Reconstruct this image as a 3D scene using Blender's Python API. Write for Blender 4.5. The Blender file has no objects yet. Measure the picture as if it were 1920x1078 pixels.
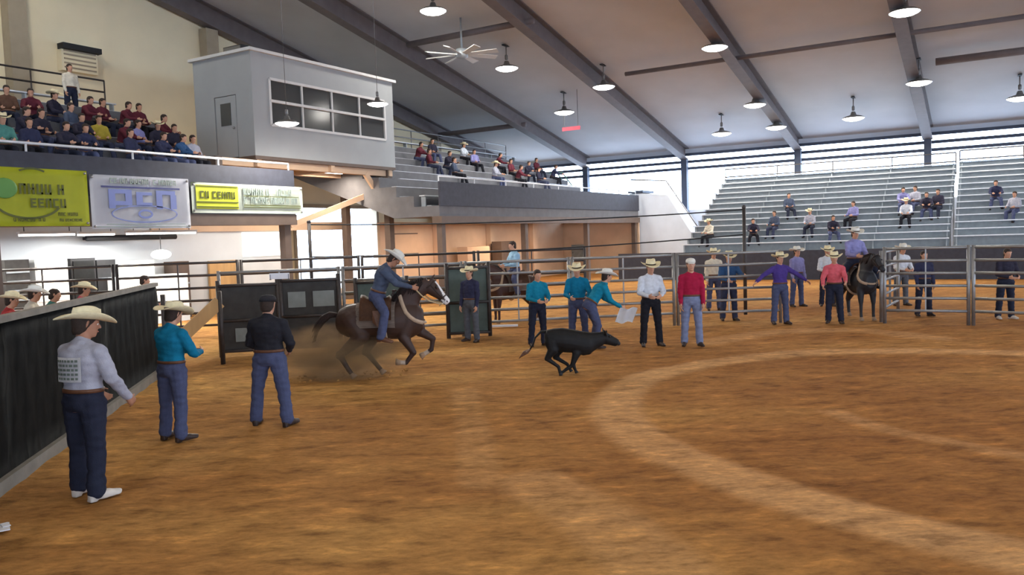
import bpy, bmesh, math, random
import numpy as np
from mathutils import Vector, Matrix, noise
random.seed(7)
C = bpy.context.scene.collection
SC = bpy.context.scene
R = math.radians

# ------------------------------------------------------------------ camera, sky, exposure
YAW, PITCH, ROLL, FPX, CAMH = R(31.0), R(3.59), R(2.0), 1500.0, 2.4
HEAD = Vector((math.cos(YAW), math.sin(YAW), 0)); RIGHT = Vector((math.sin(YAW), -math.cos(YAW), 0)); UPW = Vector((0, 0, 1))
_f = HEAD * math.cos(PITCH) - UPW * math.sin(PITCH)
_u = HEAD * math.sin(PITCH) + UPW * math.cos(PITCH)
_r = RIGHT * math.cos(ROLL) - _u * math.sin(ROLL)
_u2 = RIGHT * math.sin(ROLL) + _u * math.cos(ROLL)
CAM = Vector((0, 0, CAMH))
cd = bpy.data.cameras.new('camera'); cam = bpy.data.objects.new('camera', cd); C.objects.link(cam)
cd.sensor_width = 36; cd.lens = FPX / 1920 * 36; cd.clip_end = 400
m3 = Matrix((_r, _u2, -_f)).transposed()
cam.matrix_world = Matrix.Translation(CAM) @ m3.to_4x4()
SC.camera = cam
w = bpy.data.worlds.new('sky'); SC.world = w; w.use_nodes = True
bg = w.node_tree.nodes['Background']; bg.inputs[0].default_value = (0.60, 0.76, 1.0, 1); bg.inputs[1].default_value = 13
SC.view_settings.view_transform = 'Standard'; SC.view_settings.look = 'None'; SC.view_settings.gamma = 1
SC.view_settings.exposure = 0.0
SC.cycles.max_bounces = 7; SC.cycles.diffuse_bounces = 4; SC.cycles.glossy_bounces = 2
SC.cycles.transmission_bounces = 4; SC.cycles.sample_clamp_indirect = 4
LAMP_W, LAMP_C = 300, (1.0, 0.96, 0.88)          # each high-bay lamp
def portal(name, loc, rot, sx, sy):               # guides sky light through the open eave and doorway
    l = bpy.data.lights.new(name, 'AREA'); l.shape = 'RECTANGLE'; l.size = sx; l.size_y = sy
    l.cycles.is_portal = True
    o = bpy.data.objects.new(name, l); C.objects.link(o); o.location = loc; o.rotation_euler = rot
portal('eave_portal', (50.15, -5, 5.1), (0, R(90), 0), 2.9, 70)
portal('rear_portal', (-3, -42.15, 3.6), (R(90), 0, 0), 80, 4.6)
portal('near_portal', (-42.15, -5, 3.6), (0, R(-90), 0), 4.6, 70)
portal('doorway_portal', (32.2, 30.2, 2.2), (R(-90), 0, 0), 6.4, 4.4)

def ray(px, py):
    return (_f + _r * ((px - 960) / FPX) + _u2 * ((539 - py) / FPX))
def ground(px, py, z=0.0):
    d = ray(px, py); t = (z - CAMH) / d.z; return CAM + d * t
def onY(px, py, Y): d = ray(px, py); return CAM + d * (Y / d.y)
def onX(px, py, X): d = ray(px, py); return CAM + d * (X / d.x)
def atF(px, py, F): d = ray(px, py); return CAM + d * (F / d.dot(HEAD))
def rf(r_, f_, z=0): return RIGHT * r_ + HEAD * f_ + Vector((0, 0, z))
RS = 0.21
def roofz(x): return 18.1 - RS * x if x > 4 else 18.1 - RS * 4 - RS * (4 - x)
def onroof(px, py, drop):
    d = ray(px, py); t = (18.1 - drop - CAMH) / (d.z + RS * d.x); return CAM + d * t

# ------------------------------------------------------------------ materials
def mat(name, col, rough=0.7, metal=0.0, nscale=0, namt=0.0, bump=0.0, bscale=60, emis=None, estr=0, attr=False, spec=0.4, stretch=None):
    m = bpy.data.materials.new(name); m.use_nodes = True
    nt = m.node_tree; p = nt.nodes['Principled BSDF']
    p.inputs['Roughness'].default_value = rough; p.inputs['Metallic'].default_value = metal
    p.inputs['Specular IOR Level'].default_value = spec
    c = (*col, 1)
    tc = nt.nodes.new('ShaderNodeTexCoord'); mp = nt.nodes.new('ShaderNodeMapping')
    nt.links.new(tc.outputs['Object'], mp.inputs['Vector'])
    if stretch: mp.inputs['Scale'].default_value = stretch
    src = None
    if attr:
        a = nt.nodes.new('ShaderNodeVertexColor'); a.layer_name = 'Col'; src = a.outputs['Color']
    if nscale:
        n = nt.nodes.new('ShaderNodeTexNoise'); n.inputs['Scale'].default_value = nscale; n.inputs['Detail'].default_value = 5
        nt.links.new(mp.outputs[0], n.inputs['Vector'])
        rmp = nt.nodes.new('ShaderNodeMapRange'); rmp.inputs[1].default_value = .3; rmp.inputs[2].default_value = .7
        rmp.inputs[3].default_value = 1 - namt; rmp.inputs[4].default_value = 1 + namt
        nt.links.new(n.outputs['Fac'], rmp.inputs[0])
        mx = nt.nodes.new('ShaderNodeVectorMath'); mx.operation = 'SCALE'
        if src: nt.links.new(src, mx.inputs[0])
        else: mx.inputs[0].default_value = col
        nt.links.new(rmp.outputs[0], mx.inputs['Scale']); nt.links.new(mx.outputs[0], p.inputs['Base Color'])
    elif src: nt.links.new(src, p.inputs['Base Color'])
    else: p.inputs['Base Color'].default_value = c
    if bump:
        n2 = nt.nodes.new('ShaderNodeTexNoise'); n2.inputs['Scale'].default_value = bscale; n2.inputs['Detail'].default_value = 4
        nt.links.new(mp.outputs[0], n2.inputs['Vector'])
        b = nt.nodes.new('ShaderNodeBump'); b.inputs['Strength'].default_value = bump; b.inputs['Distance'].default_value = .02
        nt.links.new(n2.outputs['Fac'], b.inputs['Height']); nt.links.new(b.outputs[0], p.inputs['Normal'])
    if emis: p.inputs['Emission Color'].default_value = (*emis, 1); p.inputs['Emission Strength'].default_value = estr
    return m
def s2l(r, g, b):
    f = lambda v: (v / 255 / 12.92) if v / 255 <= .04045 else ((v / 255 + .055) / 1.055) ** 2.4
    return (f(r), f(g), f(b))
def cloth(name, rgb, namt=.12): return mat(name, s2l(*rgb), .9, 0, 14, namt, .25, 90, spec=.15)

M = {}
M['roof'] = mat('roof_insulation', s2l(190, 191, 194), .85, 0, .5, .06, .1, 3)
M['beam'] = mat('painted_steel_beam', s2l(104, 96, 96), .6, 0, 3, .1)
M['girt'] = mat('dark_eave_steel', s2l(58, 66, 84), .6, 0, 3, .1)
M['gable'] = mat('cream_wall_lining', s2l(236, 222, 188), .85, 0, .7, .05)
M['gablecol'] = mat('tan_steel_column', s2l(160, 146, 124), .7, 0, 3, .06)
M['farwall'] = mat('pale_metal_wall', s2l(206, 212, 222), .6, 0, 1.5, .05)
M['paleground'] = mat('pale_bounce_concrete', s2l(206, 208, 210), .85, 0, 1.5, .06)
M['concrete'] = mat('concrete', s2l(98, 97, 100), .85, 0, 2.5, .12, .2, 20)
M['parapet'] = mat('dark_parapet_mesh', s2l(54, 55, 65), .7, 0, 6, .15)
M['brown'] = mat('brown_painted_steel', s2l(94, 78, 68), .6, 0, 3, .12)
M['tan'] = mat('tan_painted_block', s2l(200, 170, 142), .8, 0, 1.2, .08, .1, 10)
M['conc_white'] = mat('white_concourse_wall', s2l(206, 208, 208), .8, 0, 1.0, .05)
M['alu'] = mat('aluminium_plank', s2l(214, 216, 220), .4, .3, 8, .06)
M['alu2'] = mat('dull_aluminium', s2l(158, 164, 168), .5, .25, 8, .08)
M['riser'] = mat('grey_riser_sheet', s2l(142, 150, 154), .55, .15, 5, .1)
M['rail'] = mat('galvanised_pipe', s2l(150, 148, 146), .45, .7, 9, .1)
M['darkrail'] = mat('dark_pipe', s2l(70, 64, 62), .5, .4, 9, .15)
M['blackwall'] = mat('black_plastic_sheeting', s2l(22, 23, 23), .75, 0, 3, .25, .3, 6, spec=.2)
M['kick'] = mat('grey_kick_board', s2l(128, 122, 112), .8, 0, 5, .15)
M['greenpanel'] = mat('grey_green_steel_sheet', s2l(76, 88, 82), .6, .1, 4, .2)
M['chute'] = mat('dark_chute_steel', s2l(58, 56, 54), .6, .2, 5, .25)
M['chutelight'] = mat('pale_grey_panel', s2l(126, 132, 130), .6, 0, 5, .12)
M['pressbox'] = mat('pale_grey_siding', s2l(158, 160, 160), .7, 0, 1.2, .04)
M['trimwhite'] = mat('off_white_trim', s2l(205, 203, 200), .6, 0, 3, .04)
M['glass'] = mat('dark_window_glass', s2l(84, 86, 86), .12, 0, spec=.5)
M['glass'].node_tree.nodes['Principled BSDF'].inputs['Transmission Weight'].default_value = .35
M['lampshell'] = mat('grey_lamp_housing', s2l(120, 118, 116), .4, .5, 9, .05)
M['dark'] = mat('matt_black', s2l(34, 34, 36), .7, 0, 6, .15)
M['lens'] = mat('lit_diffuser', (1, 1, 1), .5, emis=(1, .97, .94), estr=9)
M['tube'] = mat('lit_fluorescent_tube', (1, 1, 1), .5, emis=(1, .95, .9), estr=7)
M['sign'] = mat('glowing_panel', s2l(240, 236, 220), .5, emis=(1, .93, .8), estr=1.3)
M['red'] = mat('red_hanging_sign', s2l(196, 84, 100), .6, 0, 5, .05)
M['yellow'] = mat('yellow_green_vinyl', s2l(196, 200, 48), .55, 0, 3, .05)
M['white'] = mat('white_vinyl', s2l(214, 214, 222), .55, 0, 3, .04)
M['palevinyl'] = mat('pale_green_white_vinyl', s2l(205, 212, 196), .55, 0, 3, .04)
M['inkgreen'] = mat('green_ink', s2l(82, 128, 60), .6, 0, 3, .05)
M['inkdark'] = mat('olive_black_ink', s2l(78, 82, 22), .6, 0, 3, .05)
M['inkblue'] = mat('blue_ink', s2l(112, 122, 172), .6, 0, 3, .05)
M['inknavy'] = mat('navy_ink', s2l(58, 60, 108), .6, 0, 3, .05)
M['inkgrey'] = mat('grey_ink', s2l(134, 146, 138), .6, 0, 3, .05)
M['wood'] = mat('tan_wood', s2l(192, 152, 100), .6, 0, 4, .15, stretch=(1, 1, .15))
M['skin'] = mat('skin', s2l(196, 146, 118), .55, 0, 20, .05)
M['skin2'] = mat('tanned_skin', s2l(168, 118, 92), .55, 0, 20, .05)
M['hair'] = mat('dark_brown_hair', s2l(52, 38, 30), .7, 0, 40, .25, .5, 200)
M['eyew'] = mat('eye_white', s2l(220, 214, 206), .3)
M['eyed'] = mat('dark_eye', s2l(24, 18, 14), .15)
M['lips'] = mat('lips', s2l(176, 114, 98), .5)
M['leather'] = mat('brown_leather', s2l(98, 64, 44), .5, 0, 20, .2, .2, 60)
M['leather_d'] = mat('dark_leather', s2l(52, 38, 32), .5, 0, 20, .2, .2, 60)
M['tanleather'] = mat('pale_tan_leather', s2l(176, 152, 128), .6, 0, 20, .12, .2, 60)
M['boot_w'] = mat('pale_boot_leather', s2l(206, 198, 188), .5, 0, 15, .1)
M['straw'] = mat('cream_straw', s2l(226, 212, 172), .8, 0, 30, .08, .3, 160)
M['felt'] = mat('off_white_felt', s2l(218, 214, 204), .85, 0, 20, .06)
M['hatblack'] = mat('black_felt', s2l(32, 30, 34), .85, 0, 20, .1)
M['rope'] = mat('tan_rope', s2l(190, 168, 132), .8, 0, 60, .15)
M['metalbuckle'] = mat('bright_buckle', s2l(220, 220, 220), .25, .9)
M['hoof'] = mat('dusty_hoof', s2l(150, 124, 100), .7, 0, 20, .15)
M['maneblack'] = mat('dark_mane_hair', s2l(44, 30, 26), .7, 0, 40, .3, .5, 120, stretch=(6, 6, .6))
M['blanket'] = mat('striped_saddle_blanket', s2l(150, 134, 124), .9, 0, 18, .3, .3, 60, stretch=(.3, 1, 6))
M['horse'] = mat('horse_coat', (1, 1, 1), .55, 0, 9, .12, .08, 80, attr=True)
M['calf'] = mat('black_calf_coat', s2l(24, 23, 23), .6, 0, 9, .2, .15, 80, spec=.25)
M['sandwhite'] = mat('white_cloth', s2l(222, 222, 226), .9, 0, 8, .05)
M['green'] = mat('green_pipe', s2l(96, 138, 124), .55, .2, 6, .1)
M['plasticgreen'] = mat('green_plastic', s2l(84, 120, 104), .55, 0, 6, .1)

# floor material: raked red-brown arena dirt with paler drag tracks
def dirt_mat():
    m = bpy.data.materials.new('arena_dirt'); m.use_nodes = True; nt = m.node_tree; L = nt.links
    p = nt.nodes['Principled BSDF']; p.inputs['Roughness'].default_value = .95; p.inputs['Specular IOR Level'].default_value = .1
    tc = nt.nodes.new('ShaderNodeTexCoord')
    mp = nt.nodes.new('ShaderNodeMapping'); mp.vector_type = 'POINT'
    mp.inputs['Rotation'].default_value = (0, 0, R(56)); mp.inputs['Scale'].default_value = (1, 1.0, 1)
    L.new(tc.outputs['Object'], mp.inputs['Vector'])
    st = nt.nodes.new('ShaderNodeMapping'); st.inputs['Scale'].default_value = (.55, 1.25, 1); L.new(mp.outputs[0], st.inputs['Vector'])
    def noi(scale, detail, rough=.6, v=st):
        n = nt.nodes.new('ShaderNodeTexNoise'); n.inputs['Scale'].default_value = scale; n.inputs['Detail'].default_value = detail
        n.inputs['Roughness'].default_value = rough; L.new(v.outputs[0], n.inputs['Vector']); return n
    def ramp(n, stops):
        r = nt.nodes.new('ShaderNodeValToRGB'); cr = r.color_ramp
        while len(cr.elements) < len(stops): cr.elements.new(.5)
        for e, (pos, c) in zip(cr.elements, stops): e.position = pos; e.color = (*c, 1)
        L.new(n.outputs['Fac'], r.inputs[0]); return r
    big = ramp(noi(.22, 3), [(.35, s2l(164, 116, 64)), (.5, s2l(182, 134, 76)), (.68, s2l(202, 158, 92))])
    mid = ramp(noi(3.4, 7, .66), [(.30, (.46, .43, .41)), (.46, (.90, .90, .90)), (.57, (1.05, 1.05, 1.04)), (.70, (1.55, 1.52, 1.42))])
    at = nt.nodes.new('ShaderNodeAttribute'); at.attribute_name = 'track'
    tn = noi(1.4, 5)
    tm = nt.nodes.new('ShaderNodeMath'); tm.operation = 'MULTIPLY_ADD'; L.new(tn.outputs['Fac'], tm.inputs[0]); tm.inputs[1].default_value = 1.5; tm.inputs[2].default_value = .2
    tf = nt.nodes.new('ShaderNodeMath'); tf.operation = 'MULTIPLY'; tf.use_clamp = True; L.new(at.outputs['Fac'], tf.inputs[0]); L.new(tm.outputs[0], tf.inputs[1])
    mt = nt.nodes.new('ShaderNodeMix'); mt.data_type = 'RGBA'; L.new(tf.outputs[0], mt.inputs[0]); L.new(big.outputs[0], mt.inputs[6])
    mt.inputs[7].default_value = (*s2l(222, 178, 122), 1)
    fine = ramp(noi(15, 6, .7), [(.30, (.72, .70, .68)), (.5, (1, 1, 1)), (.68, (1.22, 1.2, 1.16))])
    mul = nt.nodes.new('ShaderNodeMix'); mul.data_type = 'RGBA'; mul.blend_type = 'MULTIPLY'; mul.inputs[0].default_value = 1
    L.new(mt.outputs[2], mul.inputs[6]); L.new(mid.outputs[0], mul.inputs[7])
    mx = nt.nodes.new('ShaderNodeMix'); mx.data_type = 'RGBA'; mx.blend_type = 'MULTIPLY'; mx.inputs[0].default_value = 1
    L.new(mul.outputs[2], mx.inputs[6]); L.new(fine.outputs[0], mx.inputs[7])
    at2 = nt.nodes.new('ShaderNodeAttribute'); at2.attribute_name = 'red'
    mr = nt.nodes.new('ShaderNodeMix'); mr.data_type = 'RGBA'; mr.blend_type = 'MULTIPLY'; L.new(at2.outputs['Fac'], mr.inputs[0]); L.new(mx.outputs[2], mr.inputs[6])
    mr.inputs[7].default_value = (.80, .68, .63, 1)
    L.new(mr.outputs[2], p.inputs['Base Color'])
    bn = noi(9, 8, .7); b = nt.nodes.new('ShaderNodeBump'); b.inputs['Strength'].default_value = .55; b.inputs['Distance'].default_value = .05
    L.new(bn.outputs['Fac'], b.inputs['Height']); L.new(b.outputs[0], p.inputs['Normal'])
    return m
M['dirt'] = dirt_mat()

# ------------------------------------------------------------------ mesh helpers
def box(bm, c, s, rz=0, rot=None):
    r = bmesh.ops.create_cube(bm, size=1)
    mt = Matrix.Translation(c) @ (rot.to_4x4() if rot else Matrix.Rotation(rz, 4, 'Z')) @ Matrix.Diagonal((*s, 1))
    bmesh.ops.transform(bm, matrix=mt, verts=r['verts']); return r['verts']
def bb(bm, a, b):
    box(bm, [(a[i] + b[i]) / 2 for i in range(3)], [abs(b[i] - a[i]) for i in range(3)])
def frame_of(d, side=None):
    d = Vector(d).normalized(); s = Vector(side) if side is not None else (Vector((0, 0, 1)) if abs(d.z) < .9 else Vector((1, 0, 0)))
    a = (s - d * s.dot(d))
    if a.length < 1e-4: a = d.orthogonal()
    a.normalize(); return d, a, d.cross(a)
def loft(bm, rings, n=16):
    """rings: (centre, vecA, vecB); closed tube with flat fan ends"""
    prev = None; first = None
    for c, A, B in rings:
        vs = [bm.verts.new(Vector(c) + Vector(A) * math.cos(2 * math.pi * i / n) + Vector(B) * math.sin(2 * math.pi * i / n)) for i in range(n)]
        if prev:
            for i in range(n): bm.faces.new((prev[i], prev[(i + 1) % n], vs[(i + 1) % n], vs[i]))
        else: first = vs
        prev = vs
    bm.faces.new(first[::-1]); bm.faces.new(prev)
def seg(bm, p0, p1, r0, r1, side=None, fx=1.0, n=12):
    p0, p1 = Vector(p0), Vector(p1); d, a, b = frame_of(p1 - p0 if (p1 - p0).length > 1e-5 else Vector((0, 0, 1)), side)
    rings = []
    for k in (-80, -55, -25, 0): t = R(k); rings.append((p0 + d * r0 * math.sin(t), a * r0 * fx * math.cos(t), b * r0 * math.cos(t)))
    for k in (0, 25, 55, 80): t = R(k); rings.append((p1 + d * r1 * math.sin(t), a * r1 * fx * math.cos(t), b * r1 * math.cos(t)))
    loft(bm, rings, n)
def chain(bm, pts, rs, side=None, fx=1.0, n=12):
    for i in range(len(pts) - 1): seg(bm, pts[i], pts[i + 1], rs[i], rs[i + 1], side, fx, n)
def tube(bm, pts, r, n=8):
    """smooth pipe through points"""
    pts = [Vector(p) for p in pts]; rings = []
    for i, p in enumerate(pts):
        d = (pts[min(i + 1, len(pts) - 1)] - pts[max(i - 1, 0)]); _, a, b = frame_of(d)
        rr = r[i] if isinstance(r, (list, tuple)) else r
        rings.append((p, a * rr, b * rr))
    loft(bm, rings, n)
def bar(bm, p0, p1, wd, ht):
    p0, p1 = Vector(p0), Vector(p1); d = p1 - p0; dd = d.normalized()
    up = Vector((0, 0, 1)) if abs(dd.z) < .98 else Vector((1, 0, 0)); s = dd.cross(up).normalized(); u = s.cross(dd)
    rot = Matrix((s, dd, u)).transposed()
    box(bm, (p0 + p1) / 2, (wd, d.length, ht), rot=rot)
def lathe(bm, prof, n=24, c=(0, 0, 0)):
    prev = None; c = Vector(c); first = None
    for r_, z in prof:
        vs = [bm.verts.new(c + Vector((r_ * math.cos(2 * math.pi * i / n), r_ * math.sin(2 * math.pi * i / n), z))) for i in range(n)]
        if prev:
            for i in range(n): bm.faces.new((prev[i], prev[(i + 1) % n], vs[(i + 1) % n], vs[i]))
        else: first = vs
        prev = vs
    bm.faces.new(first[::-1]); bm.faces.new(prev)
def prism(bm, poly, vec):
    a = [bm.verts.new(Vector(p)) for p in poly]; b = [bm.verts.new(Vector(p) + Vector(vec)) for p in poly]; n = len(a)
    bm.faces.new(a); bm.faces.new(b[::-1])
    for i in range(n): bm.faces.new((a[i], b[i], b[(i + 1) % n], a[(i + 1) % n]))
def ball(bm, c, r, sc=(1, 1, 1), u=14, v=9):
    q = bmesh.ops.create_uvsphere(bm, u_segments=u, v_segments=v, radius=r)
    bmesh.ops.transform(bm, matrix=Matrix.Translation(c) @ Matrix.Diagonal((*sc, 1)), verts=q['verts'])
def finish(bm, name, smooth=False):
    bmesh.ops.recalc_face_normals(bm, faces=bm.faces)
    me = bpy.data.meshes.new(name); bm.to_mesh(me); bm.free()
    if smooth: me.polygons.foreach_set('use_smooth', [True] * len(me.polygons))
    return me
def obj(name, bm, m, parent=None, smooth=False, loc=None):
    me = finish(bm, name, smooth) if isinstance(bm, bmesh.types.BMesh) else bm
    if m and not me.materials: me.materials.append(m)
    o = bpy.data.objects.new(name, me); C.objects.link(o)
    if parent: o.parent = parent
    if loc is not None: o.location = loc
    return o
def B(): return bmesh.new()
def tag(o, label, cat, group=None, kind=None):
    if label: o['label'] = label
    if cat: o['category'] = cat
    if group: o['group'] = group
    if kind: o['kind'] = kind
    return o
def thing(name, label, cat, loc=(0, 0, 0), rz=0, group=None):
    o = bpy.data.objects.new(name, None); C.objects.link(o); o.location = loc; o.rotation_euler = (0, 0, rz); o.empty_display_size = .2
    return tag(o, label, cat, group)
def struct(name, bm, m, smooth=False):
    o = obj(name, bm, m, None, smooth); o['kind'] = 'structure'; return o
def copy_tree(o, parent=None):
    c = o.copy(); C.objects.link(c)
    if parent: c.parent = parent
    for ch in list(o.children): copy_tree(ch, c)
    return c
def remesh(bm, voxel, iters=6, wrinkle=0.0, wscale=9.0, name='m'):
    bmesh.ops.recalc_face_normals(bm, faces=bm.faces)
    me = bpy.data.meshes.new('tmp'); bm.to_mesh(me); bm.free()
    o = bpy.data.objects.new('tmp', me); C.objects.link(o)
    md = o.modifiers.new('r', 'REMESH'); md.mode = 'VOXEL'; md.voxel_size = voxel; md.use_smooth_shade = True
    ms = o.modifiers.new('s', 'SMOOTH'); ms.iterations = iters; ms.factor = .5
    dg = bpy.context.evaluated_depsgraph_get(); dg.update()
    out = bpy.data.meshes.new_from_object(o.evaluated_get(dg)); out.name = name
    bpy.data.objects.remove(o); bpy.data.meshes.remove(me)
    if wrinkle:
        n = len(out.vertices); co = np.zeros(n * 3); out.vertices.foreach_get('co', co); no = np.zeros(n * 3); out.vertices.foreach_get('normal', no)
        co = co.reshape(-1, 3); no = no.reshape(-1, 3)
        dsp = np.array([noise.noise(Vector((v[0] * wscale, v[1] * wscale, v[2] * wscale * 1.6))) for v in co])
        co += no * (dsp * wrinkle)[:, None]; out.vertices.foreach_set('co', co.ravel()); out.update()
    out.polygons.foreach_set('use_smooth', [True] * len(out.polygons))
    return out

# ================================================================== SETTING
X0, X1, Y0, Y1 = -42.0, 50.0, -42.0, 30.0
# floor: fine relief where the camera stands near it, plain further away
def smooth_path(pts, k=14):
    out = []
    P = [Vector(p) for p in pts]; P = [P[0] * 2 - P[1]] + P + [P[-1] * 2 - P[-2]]
    for i in range(1, len(P) - 2):
        for j in range(k):
            t = j / k; a, b, c, d = P[i - 1], P[i], P[i + 1], P[i + 2]
            out.append(.5 * ((2 * b) + (c - a) * t + (2 * a - 5 * b + 4 * c - d) * t * t + (3 * b - a - 3 * c + d) * t ** 3))
    out.append(P[-2]); return out
g = lambda l: [ground(x, y) for x, y in l]
tracks = [  # (points, half width, strength)
    (g([(2250, 1140), (1920, 1042), (1700, 988), (1500, 935), (1340, 880), (1220, 830), (1160, 780), (1165, 735), (1215, 705), (1330, 680), (1500, 661), (1700, 657), (1920, 662), (2150, 680)]), .34, 1.0),
    (g([(1560, 770), (1640, 795), (1740, 820), (1920, 853), (2080, 885)]), .16, .55),
    (g([(1280, 1110), (1200, 1030), (1090, 950), (1000, 900)]), .38, .5),
    (g([(1330, 640), (1450, 622), (1600, 618), (1750, 632)]), .4, .6),
    (g([(870, 730), (890, 820), (900, 900)]), .22, .35)]
tracks = [(np.array([[p.x, p.y] for p in smooth_path(t)]), wd, s) for t, wd, s in tracks]
gx = np.arange(-1.0, 25.01, .11); gy = np.arange(-16.0, 18.01, .11)
GX, GY = np.meshgrid(gx, gy, indexing='ij'); flat = np.stack([GX.ravel(), GY.ravel()], 1)
trk = np.zeros(len(flat)); rdg = np.zeros(len(flat))
for path, wd, s in tracks:
    dmin = np.full(len(flat), 1e9)
    for q in path: dmin = np.minimum(dmin, (flat[:, 0] - q[0]) ** 2 + (flat[:, 1] - q[1]) ** 2)
    dmin = np.sqrt(dmin); e = np.clip((wd * 1.35 - dmin) / (wd * .7), 0, 1); trk = np.maximum(trk, s * e * e * (3 - 2 * e))
edge = np.minimum.reduce([flat[:, 0] - gx[0], gx[-1] - flat[:, 0], flat[:, 1] - gy[0], gy[-1] - flat[:, 1]])
hz = np.array([noise.fractal(Vector((a * 1.3, b * 1.3, 0)), .8, 2.1, 5) for a, b in flat])
zz = np.clip(-.018 + hz * .022, -.06, .0) * np.clip(edge / .5, 0, 1) * (1 - .6 * trk)
me = bpy.data.meshes.new('floor'); nx, ny = len(gx), len(gy)
verts = np.column_stack([flat, zz]); idx = np.arange(nx * ny).reshape(nx, ny)
faces = np.stack([idx[:-1, :-1], idx[1:, :-1], idx[1:, 1:], idx[:-1, 1:]], -1).reshape(-1, 4)
ov = [(X0, Y0, 0), (X1, Y0, 0), (X1, gy[0], 0), (X0, gy[0], 0), (X0, gy[-1], 0), (X1, gy[-1], 0), (X1, Y1, 0), (X0, Y1, 0),
      (X0, gy[0], 0), (gx[0], gy[0], 0), (gx[0], gy[-1], 0), (X0, gy[-1], 0), (gx[-1], gy[0], 0), (X1, gy[0], 0), (X1, gy[-1], 0), (gx[-1], gy[-1], 0)]
n0 = nx * ny
me.from_pydata(verts.tolist() + ov, [], faces.tolist() + [[n0 + i * 4 + j for j in range(4)] for i in range(4)])
a = me.attributes.new('track', 'FLOAT', 'POINT'); a.data.foreach_set('value', np.concatenate([trk, np.zeros(16)]))
_cc = np.array([ground(1560, 800).x, ground(1560, 800).y])
def _side(q): q = np.asarray(q); r_ = q[:, 0] * RIGHT.x + q[:, 1] * RIGHT.y; f_ = q[:, 0] * HEAD.x + q[:, 1] * HEAD.y; return np.clip((r_ + 2 + f_ * .1) / 9, 0, .8)
_rd = np.maximum(np.clip(1.15 - np.hypot(flat[:, 0] - _cc[0], flat[:, 1] - _cc[1]) / 9.0, 0, 1), _side(flat))
a = me.attributes.new('red', 'FLOAT', 'POINT'); a.data.foreach_set('value', np.concatenate([_rd, _side([v_[:2] for v_ in ov])]))
me.polygons.foreach_set('use_smooth', [True] * len(me.polygons)); me.update()
fl = obj('floor', me, M['dirt']); fl['kind'] = 'structure'
bm = B(); bb(bm, (X1, Y0 - 40, -.3), (X1 + 40, Y1 + 40, -.02)); bb(bm, (X0 - 40, Y1, -.3), (X1, Y1 + 40, -.02)); bb(bm, (X0 - 40, Y0 - 40, -.3), (X1, Y0, -.02)); bb(bm, (X0 - 40, Y0, -.3), (X0, Y1, -.02)); struct('ground', bm, M['paleground'])  # unseen outdoor ground, made pale to bounce daylight onto the ceiling

# roof lining: two slopes, a quilted blanket over the frames
bm = B()
XR = 4.0; t = .25
prism(bm, [(XR, Y0, roofz(XR)), (X1 + .6, Y0, roofz(X1 + .6)), (X1 + .6, Y0, roofz(X1 + .6) + t), (XR, Y0, roofz(XR) + t)], (0, Y1 - Y0 + .4, 0))
prism(bm, [(XR, Y0, roofz(XR)), (X0 - .4, Y0, roofz(X0 - .4)), (X0 - .4, Y0, roofz(X0 - .4) + t), (XR, Y0, roofz(XR) + t)], (0, Y1 - Y0 + .4, 0))
struct('ceiling', bm, M['roof'])
# rafters: tapered I sections
def ibeam(bm, p0, p1, d0, d1, fw, tf=.05, tw=.04):
    """I section hung below the line p0-p1 (top flange on the line)"""
    p0, p1 = Vector(p0), Vector(p1); u = (p1 - p0).normalized(); s = u.cross(Vector((0, 0, 1))).normalized(); dn = -s.cross(u)
    for (oa, ob, h0, h1, ww) in ((0, 0, tf, tf, fw), (d0 - tf, d1 - tf, tf, tf, fw), (tf, tf, d0 - 2 * tf, d1 - 2 * tf, tw)):
        a0, a1 = p0 + dn * oa, p1 + dn * ob
        prism(bm, [a0 - s * ww / 2, a0 + s * ww / 2, a0 + s * ww / 2 + dn * h0, a0 - s * ww / 2 + dn * h0],
              Vector((0, 0, 0))) if False else None
        q = [a0 - s * ww / 2, a0 + s * ww / 2, a0 + s * ww / 2 + dn * h0, a0 - s * ww / 2 + dn * h0]
        r2 = [a1 - s * ww / 2, a1 + s * ww / 2, a1 + s * ww / 2 + dn * h1, a1 - s * ww / 2 + dn * h1]
        va = [bm.verts.new(v) for v in q]; vb = [bm.verts.new(v) for v in r2]
        bm.faces.new(va); bm.faces.new(vb[::-1])
        for i in range(4): bm.faces.new((va[i], vb[i], vb[(i + 1) % 4], va[(i + 1) % 4]))
RY = [29.6, 23.6, 16.7, 9.8, 3.0, -4.0, -11.0, -18, -25, -32, -39]
for y in RY:
    bm = B(); ibeam(bm, (XR, y, roofz(XR) - .02), (49.7, y, roofz(49.7) - .02), 1.0, .75, .5); struct('ceiling_beam', bm, M['beam'])
    bm = B(); ibeam(bm, (XR, y, roofz(XR) - .02), (-41.6, y, roofz(-41.6) - .02), 1.0, .75, .5); struct('ceiling_beam', bm, M['beam'])
# eave columns at the open far side
for y in RY:
    bm = B(); bb(bm, (49.35, y - .18, 0), (49.75, y + .18, roofz(49.7) - .7)); struct('column', bm, M['girt'])
# far eave wall: sheet below the opening, three girts with pale sheet between them above it
bm = B(); bb(bm, (50, Y0, 0), (50.15, Y1, 3.75)); struct('wall_far', bm, M['farwall'])
bm = B(); bb(bm, (50, Y0, 7.3), (50.12, Y1, 7.95)); struct('wall_far_upper', bm, M['farwall'])
for z in (6.38, 6.80, 7.25):
    bm = B(); bb(bm, (49.8, Y0, z - .085), (49.98, Y1, z + .085)); struct('trim_1', bm, M['girt'])
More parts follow.
